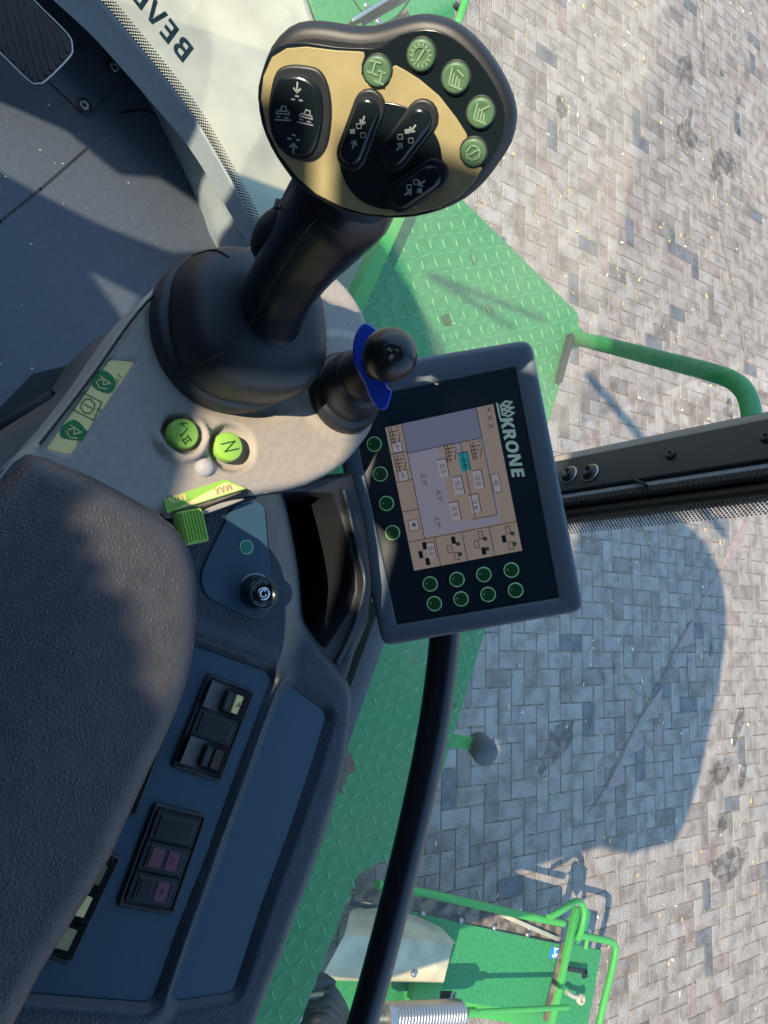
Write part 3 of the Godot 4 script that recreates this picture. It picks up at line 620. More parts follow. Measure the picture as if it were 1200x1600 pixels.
# fine crumbs and dust flecks lying on the flat surfaces
func dust():
	var xs := []
	rng.seed = 505
	for q in [[2.0006, -0.2, 0.55, -1.0, -0.35, 150, 0.0011], [2.0006, 0.7, 1.25, -1.3, 0.0, 130, 0.0016], [2.6643, 0.36, 0.52, -0.05, 0.3, 30, 0.0004], [2.6655, 0.25, 0.4, -0.1, 0.3, 26, 0.0004]]:
		for k in q[5]:
			var s: float = q[6] * (0.35 + pow(rng.randf(), 3.0))
			xs.append(Transform3D(Basis(Vector3.UP, rng.randf() * TAU) * Basis.from_scale(Vector3(s * rng.randf_range(1, 2.2), s * 0.4, s)), Vector3(rng.randf_range(q[1], q[2]), q[0], rng.randf_range(q[3], q[4]))))
	var mm := MultiMesh.new(); mm.transform_format = MultiMesh.TRANSFORM_3D; mm.instance_count = 0
	mm.mesh = prism(circ(1.0, 6), [[0.0, 0.0], [0.3, 1.0]], false)
	mm.instance_count = xs.size()
	for k in xs.size(): mm.set_instance_transform(k, xs[k] * Transform3D(Basis(Vector3(1, 0, 0), -PI / 2), Vector3.ZERO))
	var o := MultiMeshInstance3D.new(); o.name = "dust_flecks"; o.multimesh = mm; o.material_override = M.fleck
	add_child(o); o.set_meta("kind", "stuff"); o.set_meta("label", "pale dust flecks lying on the cab floor, walkway and panels"); o.set_meta("category", "dust")

# ---------- walkway deck outside the cab ----------
func deck():
	var d := thing("walkway_deck", "green tread plate walkway outside the cab glass", "walkway", Vector3(1.0, 1.96, -0.6))
	var o := v2([0.68, 1.33, 1.245, 1.325, 1.257, 1.30, 1.257, 0.42, 1.257, 0.0, 1.13, -0.1, 1.105, -0.45, 0.68, -0.45])
	part(d, "plate", slab(fillet(o, 0.01), -0.006, 0.0, 0.002), M.green, fy(2.0))
	part(d, "side_skirt", bar(Vector3(1.256, 1.93, -1.28), Vector3(1.256, 1.93, 0.0), 0.006, 0.125), M.green)
	part(d, "front_skirt", bar(Vector3(0.68, 1.93, -1.322), Vector3(1.24, 1.93, -1.322), 0.006, 0.125), M.green)
	part(d, "inner_kerb", bar(Vector3(0.665, 2.015, -1.32), Vector3(0.655, 2.015, -0.72), 0.03, 0.05), M.light_green)
	# raised tread bars: alternating lozenges
	var mm := MultiMesh.new(); mm.transform_format = MultiMesh.TRANSFORM_3D
	var bm := prism(cr(v2([-0.0118, 0, -0.006, -0.0027, 0.006, -0.0027, 0.0118, 0, 0.006, 0.0027, -0.006, 0.0027]), 2), [[0.0, 0.0], [0.0008, 0.0011], [0.0022, 0.0018]], false)
	var xs := []
	var pit := 0.029
	for j in range(-20, 50):
		for i in range(0, 23):
			var p := Vector2(0.69 + i * pit, j * pit)
			if not Geometry2D.is_point_in_polygon(p, o): continue
			var ang := deg_to_rad(48.0 if (i + j) % 2 == 0 else -42.0)
			xs.append(fy(2.0, p.x, -p.y) * Transform3D(Basis(Vector3(0, 0, 1), ang + rng.randfn(0, 0.04)), Vector3.ZERO))
	mm.mesh = bm; mm.instance_count = xs.size()
	for k in xs.size(): mm.set_instance_transform(k, xs[k])
	var t := MultiMeshInstance3D.new(); t.name = "tread_bars"; t.multimesh = mm; t.material_override = M.green_worn
	d.add_child(t, true); t.global_transform = Transform3D.IDENTITY; t.set_meta("kind", "stuff")
	part(d, "corner_bracket", bar(Vector3(1.2329, 2.01, -1.2447), Vector3(1.2395, 2.01, -1.0978), 0.012, 0.02), M.greyblack)
	for q in [[v2([1.0179, 0.0955, 1.0294, 0.0949, 1.0486, 0.0711, 1.0406, 0.058, 1.0343, 0.0413, 1.0346, 0.0227, 1.0266, 0.0224, 1.0235, 0.059]), M.rust]]:
		part(d, "rust_patch", prism(q[0], [[0.0, 0.0], [0.0, 0.0006]], false), q[1], fy(2.0004))
	rng.seed = 77
	for k in 15:
		var c := Vector2(rng.randf_range(0.74, 1.24), rng.randf_range(-0.05, 1.28)); var rr := rng.randf_range(0.004, 0.02); var q := PackedVector2Array()
		for a in 7: q.append(c + Vector2.from_angle(TAU * a / 7) * rr * Vector2(1.0, rng.randf_range(0.4, 1.3)))
		part(d, "dirt_mark", prism(ragged(q), [[0.0, 0.0], [0.0, 0.0005]], false), M.stain, fy(2.0003))
	# hand rail on the outer corner
	var hr := thing("green_handrail", "bent green tubular handrail rising from the walkway corner", "handrail", Vector3(1.25, 2.0, -1.28))
	var hp := v3([1.26, 1.9921, -1.2607, 1.26, 2.1198, -1.1899, 1.26, 2.3005, -1.0877, 1.26, 2.4107, -1.0247, 1.26, 2.4651, -0.9895, 1.26, 2.4967, -0.9576, 1.26, 2.5172, -0.9181, 1.26, 2.5322, -0.8643])
	hp = curve3(hp, 4); part(hr, "tube", tube(hp, 0.0185, 16), M.green)
	part(hr, "foot", lathe([[0.03, -0.01], [0.03, 0.004], [0.022, 0.008]], 18), M.green, look(hp[0], hp[1] - hp[0], Vector3.UP))
	# latch lever under the walkway edge
	var lv := thing("latch_lever", "green flat latch lever with a black rubber knob under the walkway edge", "lever", Vector3(1.324, 1.92, -0.2136))
	part(lv, "arm", bar(Vector3(1.3137, 1.9, -0.2103), Vector3(1.4311, 1.9, -0.2318), 0.03, 0.01), M.light_green)
	var kt := look(Vector3(1.4262, 1.93, -0.2167), Vector3(-0.1, 1, 0.5), Vector3(1, 0, 0))
	part(lv, "knob", lathe([[0.026, -0.05], [0.029, -0.045], [0.03, 0.0], [0.027, 0.006], [0.0003, 0.008]], 20, kt), M.knob_grey)
	part(lv, "nut", lathe([[0.008, 0.0], [0.008, 0.01], [0.006, 0.012]], 6, look(Vector3(1.4661, 1.9, -0.2541), Vector3(0, 1, 0), Vector3(1, 0, 0))), M.steel)
	# front end seen past the lever head
	var fp := thing("front_cover", "cream front hood of the machine seen through the windscreen", "hood", Vector3(0.3, 1.6, -1.5))
	var co := v2([-0.175, 1.3735, 0.1448, 1.924, 0.3217, 1.7962, 0.397, 1.7238, 0.7383, 1.4669, 0.8499, 1.4276, 0.8281, 1.1661, 0.6455, 1.0241, 0.2203, 0.9879, -0.036, 1.1019])
	part(fp, "panel", prism(fillet(co, 0.05), rnd(-0.06, 0.0, 0.025)), M.cream, fy(1.7))
	var gp := thing("front_walkway", "green front step plate with seams beyond the lever head", "step plate", Vector3(0.6, 1.6, -1.8))
	var go := v2([0.1995, 2.1902, 0.5771, 2.7366, 0.7487, 2.4495, 0.7725, 2.324, 0.8493, 2.1044, 0.7905, 1.7347, 0.5319, 1.7607, 0.4209, 1.8907, 0.3384, 1.9701])
	part(gp, "plate", slab(fillet(go, 0.015), -0.012, 0.0, 0.003), M.green, fy(1.55))
	part(gp, "seam", tube(v3([0.4628, 1.551, -2.0745, 0.4933, 1.551, -2.0646, 0.5454, 1.551, -2.0665]), 0.002, 5), M.rubber)
	part(gp, "seam", tube(v3([0.6131, 1.551, -2.2613, 0.6068, 1.551, -2.2035, 0.6007, 1.551, -2.1467]), 0.002, 5), M.rubber)
	part(gp, "bolt", lathe([[0.012, 0.0], [0.012, 0.004], [0.01, 0.006], [0.004, 0.007]], 12, fy(1.55) * Transform3D(Basis(), Vector3(Vector2(0.5594, 2.0877).x, Vector2(0.5594, 2.0877).y, 0))), M.steel)
	part(gp, "bolt", lathe([[0.01, 0.0], [0.01, 0.004], [0.008, 0.006], [0.003, 0.007]], 12, fy(1.55) * Transform3D(Basis(), Vector3(Vector2(0.5065, 2.0954).x, Vector2(0.5065, 2.0954).y, 0))), M.steel)
	part(gp, "rust_patch", prism(cr(v2([0.6038, 2.1725, 0.6142, 2.2029, 0.6207, 2.2199, 0.6276, 2.2157, 0.6234, 2.1892, 0.6115, 2.1663]), 2), [[0.0, 0.0], [0.0, 0.0005]], false), M.rust, fy(1.5504))
	var wp := thing("wiper", "black and silver wiper blade lying across the front green plate", "wiper", Vector3(0.5334, 1.6, -2.0489))
	part(wp, "blade", bar(Vector3(0.4818, 1.6, -1.9347), Vector3(0.5699, 1.6, -2.1659), 0.014, 0.02), M.rubber)
	part(wp, "arm", bar(Vector3(0.4776, 1.615, -1.9317), Vector3(0.5429, 1.615, -2.1174), 0.01, 0.012), M.steel)
	part(wp, "spoiler", bar(Vector3(0.5121, 1.59, -1.9835), Vector3(0.5914, 1.59, -2.1921), 0.012, 0.01), M.greyblack)
	var sr := thing("front_rail", "light green step rail at the front edge above the paving", "rail", Vector3(0.7931, 1.55, -2.4455))
	part(sr, "tube", tube(v3([0.7587, 1.6, -2.4161, 0.7684, 1.6, -2.288, 0.7825, 1.6, -2.1764]), 0.013, 12), M.light_green)
	part(sr, "lug", bar(Vector3(0.7351, 1.59, -2.3484), Vector3(0.7591, 1.59, -2.3484), 0.016, 0.016), M.rubber)
	# worn adhesive strip on the rail, smeared with dust
	var hose := thing("hydraulic_hoses", "black hydraulic hoses and fittings at the rear end of the walkway", "hoses", Vector3(1.2225, 1.8, 0.3801))
	for k in 11: part(hose, "hose", tube(hose_path(k), 0.0085 if k % 3 else 0.0115, 10), M.rubber)
	part(hose, "manifold", box(0.1, 0.05, 0.06, 0.006), M.black, Transform3D(Basis(Vector3.UP, 0.55), Vector3(1.1315, 1.9, 0.3282)))
	part(hose, "manifold", box(0.05, 0.04, 0.035, 0.004), M.black, Transform3D(Basis(Vector3.UP, 0.2), Vector3(1.2047, 1.9, 0.3136)))
	part(hose, "plug", box(0.03, 0.05, 0.03, 0.004), M.black, Transform3D(Basis(Vector3.UP, 0.8), Vector3(1.1378, 1.93, 0.3006)))
	part(hose, "fitting", tube(v3([1.0825, 1.945, 0.3291, 1.1141, 1.945, 0.3253]), 0.008, 10), M.steel)
	part(hose, "fitting", tube(v3([1.1555, 1.94, 0.3224, 1.1872, 1.94, 0.3146]), 0.0035, 8), M.yellow)
	part(hose, "clamp", lathe([[0.02, -0.025], [0.022, 0.0], [0.02, 0.025]], 16, look(Vector3(1.1352, 1.92, 0.3596), Vector3(1, 0.2, 0.6), Vector3.UP)), M.steel)
	for w in [v3([1.12, 1.94, 0.3228, 1.101, 1.94, 0.3031, 1.1143, 1.94, 0.2895, 1.1427, 1.94, 0.3078]), v3([1.1514, 1.94, 0.3179, 1.1501, 1.94, 0.2892, 1.1301, 1.94, 0.2635, 1.1233, 1.94, 0.253]), v3([1.0858, 1.93, 0.3318, 1.1096, 1.93, 0.3167, 1.144, 1.93, 0.3227, 1.1742, 1.93, 0.318, 1.2115, 1.93, 0.3092])]: part(hose, "wire", tube(curve3(w, 5), 0.003, 6), M.rubber)
	part(hose, "support_plate", slab(v2([1.1781, -0.3934, 1.2565, -0.3547, 1.3669, -0.3502, 1.4549, -0.3917, 1.4653, -0.4582, 1.2151, -0.4888]), -0.01, 0.0, 0.002), M.green, fy(1.72))
func hose_path(k: int) -> PackedVector3Array:
	var a := Vector3(1.1774, 1.86, 0.3607); var b := Vector3(1.2287, 1.9, 0.3383); var c := Vector3(1.3511, 1.82, 0.4068)
	var rw := k % 6; var o := Vector3(0.0, 0.02 * (k / 6), 0.019 * (rw - 1.5))
	return curve3(PackedVector3Array([a + o * 1.25 + Vector3(-0.02, -0.05, 0), a + o * 1.2, a.lerp(b, 0.5) + o + Vector3(0, 0.012 * sin(k * 2.1), 0), b + o * 0.8, c + o * 0.6, c + Vector3(0.02, -0.12, 0.12) + o]), 5)

# ---------- folded-out side mower low over the yard ----------
func mower():
	var m := thing("side_mower", "green side mower unit with cream hood and tube rails low over the paving", "mower", Vector3(3.5587, 0.1, 0.4542))
	part(m, "top_sheet", slab(fillet(v2([2.7272, -0.3038, 3.091, -0.2813, 3.7883, -0.2398, 3.7891, -0.3276, 3.7815, -0.5643, 3.1003, -0.6023, 2.9343, -0.5952, 2.6838, -0.6344, 2.5744, -0.3489]), 0.02), -0.01, 0.0, 0.003), M.green, fy(0.4))
	part(m, "belt", slab(v2([2.3907, -0.3259, 2.5177, -0.243, 2.7353, -0.2319, 3.1902, -0.1997, 3.7638, -0.1646, 3.7909, -0.2332, 3.1315, -0.2732, 2.7646, -0.2987]), -0.03, -0.012, 0.002), M.brown, fy(0.4))
	part(m, "hinge_strip", bar(Vector3(2.4039, 0.39, 0.3388), Vector3(3.7803, 0.39, 0.2414), 0.02, 0.012), M.greyblack)
	for b in [Vector3(3.2729, 0.4, 0.2606), Vector3(3.5109, 0.4, 0.2445), Vector3(2.8035, 0.4, 0.296), Vector3(3.0444, 0.4, 0.274), Vector3(3.3125, 0.39, 0.2019), Vector3(3.5229, 0.39, 0.2155)]:
		part(m, "bolt", lathe([[0.012, -0.01], [0.012, 0.006], [0.008, 0.009], [0.0003, 0.01]], 8, fy(b.y, b.x, b.z)), M.steel)
	part(m, "wear_strip", bar(Vector3(3.2749, 0.405, 0.195), Vector3(3.7407, 0.405, 0.2212), 0.02, 0.008), M.cream)
	part(m, "rail", tube(curve3(v3([2.4569, 0.46, 0.2339, 2.6739, 0.46, 0.2112, 2.9923, 0.46, 0.189, 3.3439, 0.46, 0.1672, 3.5926, 0.46, 0.1471, 3.6794, 0.46, 0.1401]), 3), 0.018, 12), M.light_green)
	part(m, "rail_brace", tube(curve3(v3([3.5148, 0.5, 0.136, 3.6052, 0.5, 0.0784, 3.6774, 0.5, 0.0249, 3.7288, 0.5, 0.0215, 3.7689, 0.5, 0.0561, 3.7768, 0.5, 0.1311, 3.7669, 0.5, 0.1935]), 4), 0.016, 12), M.light_green)
	part(m, "gusset", slab(v2([3.7057, -0.1176, 3.8085, -0.0331, 3.8795, -0.0466, 3.8883, -0.1399, 3.8386, -0.2196, 3.7874, -0.1908, 3.7922, -0.1356]), 0.05, 0.056, 0.001), M.green, fy(0.4))
	part(m, "rear_post", bar(Vector3(3.7406, 0.47, 0.0477), Vector3(3.7465, 0.47, 0.606), 0.03, 0.03), M.light_green)
	part(m, "post_edge", bar(Vector3(3.7354, 0.45, 0.2305), Vector3(3.7286, 0.45, 0.5811), 0.012, 0.03), M.brown)
	part(m, "end_rail", tube(curve3(v3([3.8219, 0.46, 0.1683, 3.9537, 0.46, 0.1583, 4.0625, 0.46, 0.1501, 4.1225, 0.46, 0.1577, 4.1434, 0.46, 0.1902, 4.1446, 0.46, 0.2917, 4.1332, 0.46, 0.4464, 4.1351, 0.46, 0.5949]), 3), 0.018, 12), M.light_green)
	part(m, "rail_stay", tube(v3([3.9012, 0.45, 0.1654, 3.9092, 0.45, 0.221]), 0.012, 8), M.light_green)
	part(m, "end_panel", slab(v2([3.8692, -0.2293, 4.1683, -0.2103, 4.1866, -0.6121, 3.8675, -0.6531, 3.877, -0.4178]), -0.05, -0.04, 0.002), M.green, fy(0.4))
	part(m, "handle", bar(Vector3(3.8803, 0.4, 0.339), Vector3(4.0163, 0.4, 0.328), 0.02, 0.02), M.rubber)
	part(m, "handle_grip", bar(Vector3(4.0026, 0.4, 0.3211), Vector3(4.0218, 0.4, 0.3563), 0.03, 0.02), M.rubber)
	part(m, "hook", tube(v3([3.8742, 0.42, 0.4408, 3.9253, 0.42, 0.4507, 3.9675, 0.42, 0.4501]), 0.012, 8), M.cream)
	part(m, "hook_eye", lathe([[0.026, -0.01], [0.026, 0.01], [0.012, 0.012], [0.012, 0.0]], 14, fy(0.42) * Transform3D(Basis(), Vector3(Vector2(4.0007, -0.4554).x, Vector2(4.0007, -0.4554).y, 0))), M.cream)
	part(m, "sticker", slab(fillet(v2([3.7046, -0.2645, 3.7804, -0.2595, 3.7751, -0.312, 3.7046, -0.3156]), 0.004), 0.0, 0.0015, 0.0004), M.sky_blue, fy(0.4))
	part(m, "sticker_sign", strokes([[-0.6, 0, 0.6, 0, 0.2, 0.4], [0.6, 0, 0.2, -0.4], [-0.4, 0.6, -0.4, 0.2], [0.3, 0.7, 0.6, 0.5]], 0.008, 0.0016, 0.0022, 0.04), M.white, sh(fy(0.4), Vector2(3.7422, -0.2878).x, Vector2(3.7422, -0.2878).y, 0.0, -1.2))
	part(m, "front_beam", bar(Vector3(3.1662, 0.34, 0.6238), Vector3(3.9168, 0.34, 0.5944), 0.07, 0.06), M.light_green)
	part(m, "bracket", box(0.16, 0.1, 0.12, 0.01), M.greyblack, Transform3D(Basis(Vector3.UP, 0.15), Vector3(3.0514, 0.35, 0.6215)))
	part(m, "bracket_plate", box(0.16, 0.04, 0.12, 0.006), M.light_green, Transform3D(Basis(Vector3.UP, 0.1), Vector3(2.8924, 0.45, 0.5556)))
	part(m, "chain_link", tube(curve3(v3([2.9915, 0.52, 0.5428, 2.9897, 0.52, 0.5622, 3.0069, 0.52, 0.5786, 3.0086, 0.52, 0.5593]), 3), 0.006, 6), M.steel)
	# hood: cream cover folded along a ridge
	var hr := [v3([2.5414, 0.25, 0.3737, 2.6876, 0.25, 0.3263, 2.913, 0.25, 0.315, 3.1, 0.25, 0.3342, 3.2109, 0.25, 0.3849]), v3([2.3939, 0.42, 0.3652, 2.5447, 0.42, 0.318, 2.7516, 0.42, 0.3089, 2.9208, 0.42, 0.3258, 3.0312, 0.42, 0.3684]), v3([2.2588, 0.6, 0.4201, 2.3875, 0.6, 0.4021, 2.5535, 0.6, 0.381, 2.7117, 0.6, 0.3619, 2.8366, 0.6, 0.3509]), v3([2.2468, 0.615, 0.4247, 2.3778, 0.615, 0.4064, 2.5428, 0.615, 0.3855, 2.7002, 0.615, 0.3667, 2.8198, 0.615, 0.3543]), v3([2.2265, 0.59, 0.5818, 2.3826, 0.59, 0.5604, 2.5429, 0.59, 0.5385, 2.7299, 0.59, 0.5125, 2.8514, 0.59, 0.495]), v3([2.2401, 0.57, 0.5922, 2.4018, 0.57, 0.57, 2.5634, 0.57, 0.5481, 2.7518, 0.57, 0.522, 2.8706, 0.57, 0.5051]), v3([2.448, 0.3, 0.6609, 2.6324, 0.3, 0.6357, 2.8103, 0.3, 0.6118, 3.0178, 0.3, 0.5834, 3.1405, 0.3, 0.5663])]
	part(m, "hood", loft(hr, false, false), M.hood_cream)
	part(m, "latch", lathe([[0.014, 0.0], [0.014, 0.01], [0.01, 0.014]], 12, fy(0.595) * Transform3D(Basis(), Vector3(Vector2(2.6649, -0.4958).x, Vector2(2.6649, -0.4958).y, 0))), M.steel)
	part(m, "under_plate", slab(v2([2.4357, -0.6427, 3.0294, -0.5697, 3.3518, -0.6154, 3.288, -0.7752, 2.4142, -0.8875]), -0.02, 0.0, 0.004), M.green, fy(0.28))
	part(m, "cross_tube", tube(v3([2.9016, 0.34, 0.5828, 3.0301, 0.34, 0.7845]), 0.04, 12), M.green)
	part(m, "cable", tube(curve3(v3([2.835, 0.42, 0.5653, 2.8598, 0.42, 0.5996, 2.9253, 0.42, 0.615, 3.041, 0.42, 0.6039, 3.1134, 0.42, 0.5798]), 4), 0.008, 8), M.rubber)
	# coil spring strut
	var sp := thing("spring_strut", "grey coil spring strut in front of the green mower beam", "spring", Vector3(2.7733, 0.6, 0.632))
	var a := Vector3(2.5769, 0.62, 0.6615); var b := Vector3(2.9584, 0.62, 0.5931)
	part(sp, "core", tube(PackedVector3Array([a, b]), 0.04, 16), M.steel)
	var hx := PackedVector3Array(); var ax := (b - a).normalized(); var u := ax.cross(Vector3.UP).normalized(); var w := ax.cross(u)
	for k in 24 * 14 + 1:
		var t := float(k) / 14; hx.append(a.lerp(b, t / 24) + (u * cos(TAU * t) + w * sin(TAU * t)) * 0.045)
	part(sp, "coil", tube(hx, 0.009, 6), M.steel)
	part(sp, "collar", lathe([[0.05, -0.02], [0.055, 0.0], [0.05, 0.02]], 18, look(a, ax, Vector3.UP)), M.steel)
	part(sp, "rod", tube(PackedVector3Array([a - ax * 0.3, a]), 0.016, 10), M.steel)
	part(sp, "end_eye", tube(PackedVector3Array([b, b + ax * 0.09]), 0.02, 10), M.light_green)
	part(sp, "rod", tube(PackedVector3Array([b + ax * 0.08, b + ax * 0.7]), 0.012, 8), M.light_green)

# ---------- arm-rest console ----------
var con_out := v2([0.3009, 0.1835, 0.3512, 0.2046, 0.399, 0.2304, 0.416, 0.2121, 0.4336, 0.1896, 0.4501, 0.1664, 0.4677, 0.1347, 0.4795, 0.1277, 0.4968, 0.1199, 0.5143, 0.1125, 0.5342, 0.1034, 0.5442, 0.0933, 0.5526, 0.0713, 0.5622, 0.0338, 0.5642, 0.0068, 0.5663, -0.0308, 0.5659, -0.0749, 0.5644, -0.0878, 0.5648, -0.1184, 0.5627, -0.1441, 0.5627, -0.172, 0.5607, -0.2036, 0.4333, -0.2367, 0.3015, -0.1934, 0.2175, -0.0351, 0.2204, 0.1065, 0.2187, 0.1468])
var sw_poly := v2([0.3242, 0.0712, 0.3738, 0.0747, 0.4515, 0.0807, 0.4598, 0.0756, 0.4619, -0.0092, 0.4647, -0.0719, 0.4643, -0.1152, 0.4667, -0.1663, 0.4628, -0.171, 0.3736, -0.1787, 0.3307, -0.1771, 0.3093, -0.0879, 0.3203, 0.0276])
var flap_poly := v2([0.4731, 0.0785, 0.5169, 0.071, 0.5238, 0.0655, 0.5273, 0.0209, 0.5287, -0.0332, 0.5279, -0.0866, 0.5309, -0.1535, 0.4857, -0.1668, 0.479, -0.1632, 0.4759, -0.1232, 0.472, -0.0592, 0.4708, 0.0033, 0.4678, 0.067])
func console():
	var c := thing("armrest_console", "beige and dark console with lime buttons, switch panel and key switch under the arm pad", "console", Vector3(0.38, 2.2, -0.1))
	# vinyl body, moulded round the panels
	var nr := [Vector2.ZERO]
	var swp := fillet(sw_poly, 0.008); var flp := fillet(flap_poly, 0.006)
	var body := moulded(fillet(con_out, 0.012), 0.0028, 0.014, 0.16, func(p: Vector2, z: float, e: float) -> float:
		var d := sdf(p, swp, nr); z -= 0.0055 * sstep(0.004, -0.004, d)
		if d > 0: z += 0.003 * sstep(0.0, 0.006, d) * sstep(0.022, 0.008, d)
		var d2 := sdf(p, flp, nr); z -= 0.0065 * sstep(0.007, -0.004, d2)
		return z)
	part(c, "body", body, M.vinyl, fy(2.668))
	part(c, "switch_panel", slab(shrink(swp, 0.0015), -0.004, 0.0, 0.001), M.panel, fy(2.665))
	part(c, "flap", slab(shrink(flp, 0.0012), -0.004, 0.0, 0.001), M.panel, fy(2.6638))
	# pedestal under the console
	part(c, "pedestal", prism(cr(v2([0.22, 0.28, 0.4, 0.25, 0.5, 0.1, 0.5, -0.5, 0.2, -0.5, 0.18, 0.1]), 3), [[0.0, 0.0], [0.0, 0.5]]), M.black, fy(2.02))
	# rocker switch blocks
	switch_block(c, [Vector2(0.4029, 0.0593), Vector2(0.4472, 0.0604), Vector2(0.4492, -0.0137), Vector2(0.4046, -0.015)], 0)
	switch_block(c, [Vector2(0.4054, -0.0417), Vector2(0.45, -0.0389), Vector2(0.4534, -0.1114), Vector2(0.408, -0.1143)], 1)
	switch_block(c, [Vector2(0.35, 0.014), Vector2(0.3912, 0.0174), Vector2(0.3946, -0.0562), Vector2(0.3555, -0.058)], 2)
	switch_block(c, [Vector2(0.3533, -0.0822), Vector2(0.3942, -0.0821), Vector2(0.3987, -0.1561), Vector2(0.3587, -0.1531)], 3)
	# storage tray outboard of the body
	var to := v2([0.3889, 0.2336, 0.4104, 0.2447, 0.463, 0.2813, 0.4869, 0.2567, 0.5082, 0.2271, 0.5281, 0.1936, 0.5374, 0.1622, 0.5347, 0.1296, 0.5355, 0.1043, 0.5144, 0.1045, 0.4856, 0.1167, 0.4649, 0.1216, 0.4465, 0.1403, 0.4292, 0.1684, 0.4083, 0.2011])
	var ti := v2([0.4012, 0.2234, 0.4196, 0.2358, 0.4516, 0.2527, 0.4695, 0.2353, 0.4869, 0.2163, 0.5042, 0.195, 0.5109, 0.1814, 0.5134, 0.1608, 0.5038, 0.12, 0.491, 0.1221, 0.4775, 0.1261, 0.4655, 0.1296, 0.4528, 0.1484, 0.4362, 0.1743, 0.4181, 0.1995])
	var trg := []
	for q in [[to, 1.0, -0.2], [to, 1.0, -0.006], [to, 1.0, -0.002], [to, 0.93, 0.0], [ti, 1.02, 0.0], [ti, 1.0, -0.0015], [ti, 0.985, -0.006], [ti, 0.94, -0.06], [ti, 0.86, -0.115], [ti, 0.1, -0.118]]:
		var src: PackedVector2Array = q[0]; var cc := Vector2.ZERO; var rg := PackedVector3Array()
		for v in src: cc += v / src.size()
		if area(src) < 0: src = src.duplicate(); src.reverse()
		for v in src:
			var w: Vector2 = cc + (v - cc) * q[1]; rg.append(Vector3(w.x, w.y, q[2]))
		trg.append(rg)
	part(c, "storage_tray", loft(trg, false), M.black, fy(2.655))
	var lip := PackedVector3Array()
	for q in v3([0.459, 2.6575, -0.2591, 0.4748, 2.6575, -0.2412, 0.4923, 2.6575, -0.2196, 0.5123, 2.6575, -0.1971, 0.518, 2.6575, -0.1827, 0.5216, 2.6575, -0.155, 0.5207, 2.6575, -0.1322, 0.518, 2.6575, -0.1121]): lip.append(q)
	part(c, "tray_lip", tube(curve3(lip, 4), 0.0022, 8), M.vinyl)
	# beige head
	var ho := v2([0.205, 0.1351, 0.2083, 0.1576, 0.2132, 0.1857, 0.218, 0.2259, 0.22, 0.2584, 0.2225, 0.2862, 0.2282, 0.3144, 0.2403, 0.3436, 0.2593, 0.3746, 0.2844, 0.4046, 0.3179, 0.4226, 0.3529, 0.4273, 0.3754, 0.4254, 0.3973, 0.4156, 0.4223, 0.3924, 0.4412, 0.3609, 0.4507, 0.3272, 0.4493, 0.3003, 0.4395, 0.2711, 0.4217, 0.2455, 0.4036, 0.2269, 0.3878, 0.2142, 0.3731, 0.2035, 0.3645, 0.2, 0.3637, 0.1965, 0.3203, 0.1536, 0.3136, 0.1545, 0.287, 0.1401, 0.239, 0.135])
	var b1 := Vector2(0.2968, 0.2146); var b2 := Vector2(0.3341, 0.2255); var jc := Vector2(0.3015, 0.3239); var mj := Vector2(0.4099, 0.3361)
	var stk := v2([0.2238, 0.237, 0.2414, 0.247, 0.2335, 0.1573, 0.2159, 0.1521])
	var head := moulded(cr(ho, 3), 0.0024, 0.009, 0.075, func(p: Vector2, z: float, e: float) -> float:
		var r1 := p.distance_to(b1)
		z += 0.0075 * sstep(0.0232, 0.0208, r1) * sstep(-0.02, 0.012, (p - b1).x - (p - b1).y) - 0.010 * sstep(0.017, 0.0145, r1)
		var q := (p - b2); var r2 := q.length()
		z -= 0.008 * sstep(0.0215, 0.0165, (q - Vector2(0.004, 0.002)).length())
		var rj := (p - jc).length(); z -= 0.006 * sstep(0.085, 0.07, rj)
		var rm := (p - mj).length(); z += 0.003 * sstep(0.055, 0.045, rm)
		z -= 0.0022 * sstep(0.0008, -0.0014, sdf(p, stk, nr))
		return z)
	part(c, "head_shell", head, M.beige, fy(2.68))
	var sd := v3([0.2095, 2.664, -0.1369, 0.2129, 2.664, -0.16, 0.218, 2.664, -0.1889, 0.223, 2.664, -0.2302, 0.2252, 2.664, -0.2636, 0.2278, 2.664, -0.2922, 0.2337, 2.664, -0.3212, 0.2463, 2.664, -0.3512])
	part(c, "side_seam", tube(curve3(v3([0.2112, 2.6815, -0.1532, 0.2153, 2.6815, -0.1845, 0.2196, 2.6815, -0.2236, 0.2221, 2.6815, -0.2563, 0.2252, 2.6815, -0.2839, 0.2318, 2.6815, -0.3128, 0.2436, 2.6815, -0.3415]), 3), 0.0011, 6), M.rubber)
	var rim := v3([0.2417, 2.68, -0.3468, 0.2588, 2.68, -0.3756, 0.2832, 2.68, -0.4043, 0.2999, 2.68, -0.4156])
	# lower shell left of the head
	part(c, "lower_shell", prism(cr(v2([0.2363, 0.3211, 0.2219, 0.2996, 0.215, 0.2735, 0.2139, 0.2456, 0.2114, 0.2234, 0.1977, 0.194, 0.1845, 0.1684, 0.1766, 0.1259, 0.2209, 0.06, 0.2611, 0.1021, 0.2762, 0.2096, 0.2689, 0.3014]), 3), [[0.0, -0.3], [0.0, -0.03], [0.004, -0.014], [0.014, -0.004], [0.03, 0.0]]), M.lower, fy(2.58))
	part(c, "lower_slot", bar(Vector3(0.1875, 2.5795, -0.1728), Vector3(0.2115, 2.5795, -0.2256), 0.006, 0.002), M.rubber)
	# lime push buttons with engraved characters
	var rb := 0.0122
	var k1 := part(c, "push_button", dome(rb, -0.003, 0.0065, 0.14, 32), M.lime, sh(fy(2.68), b1.x, b1.y, 0))
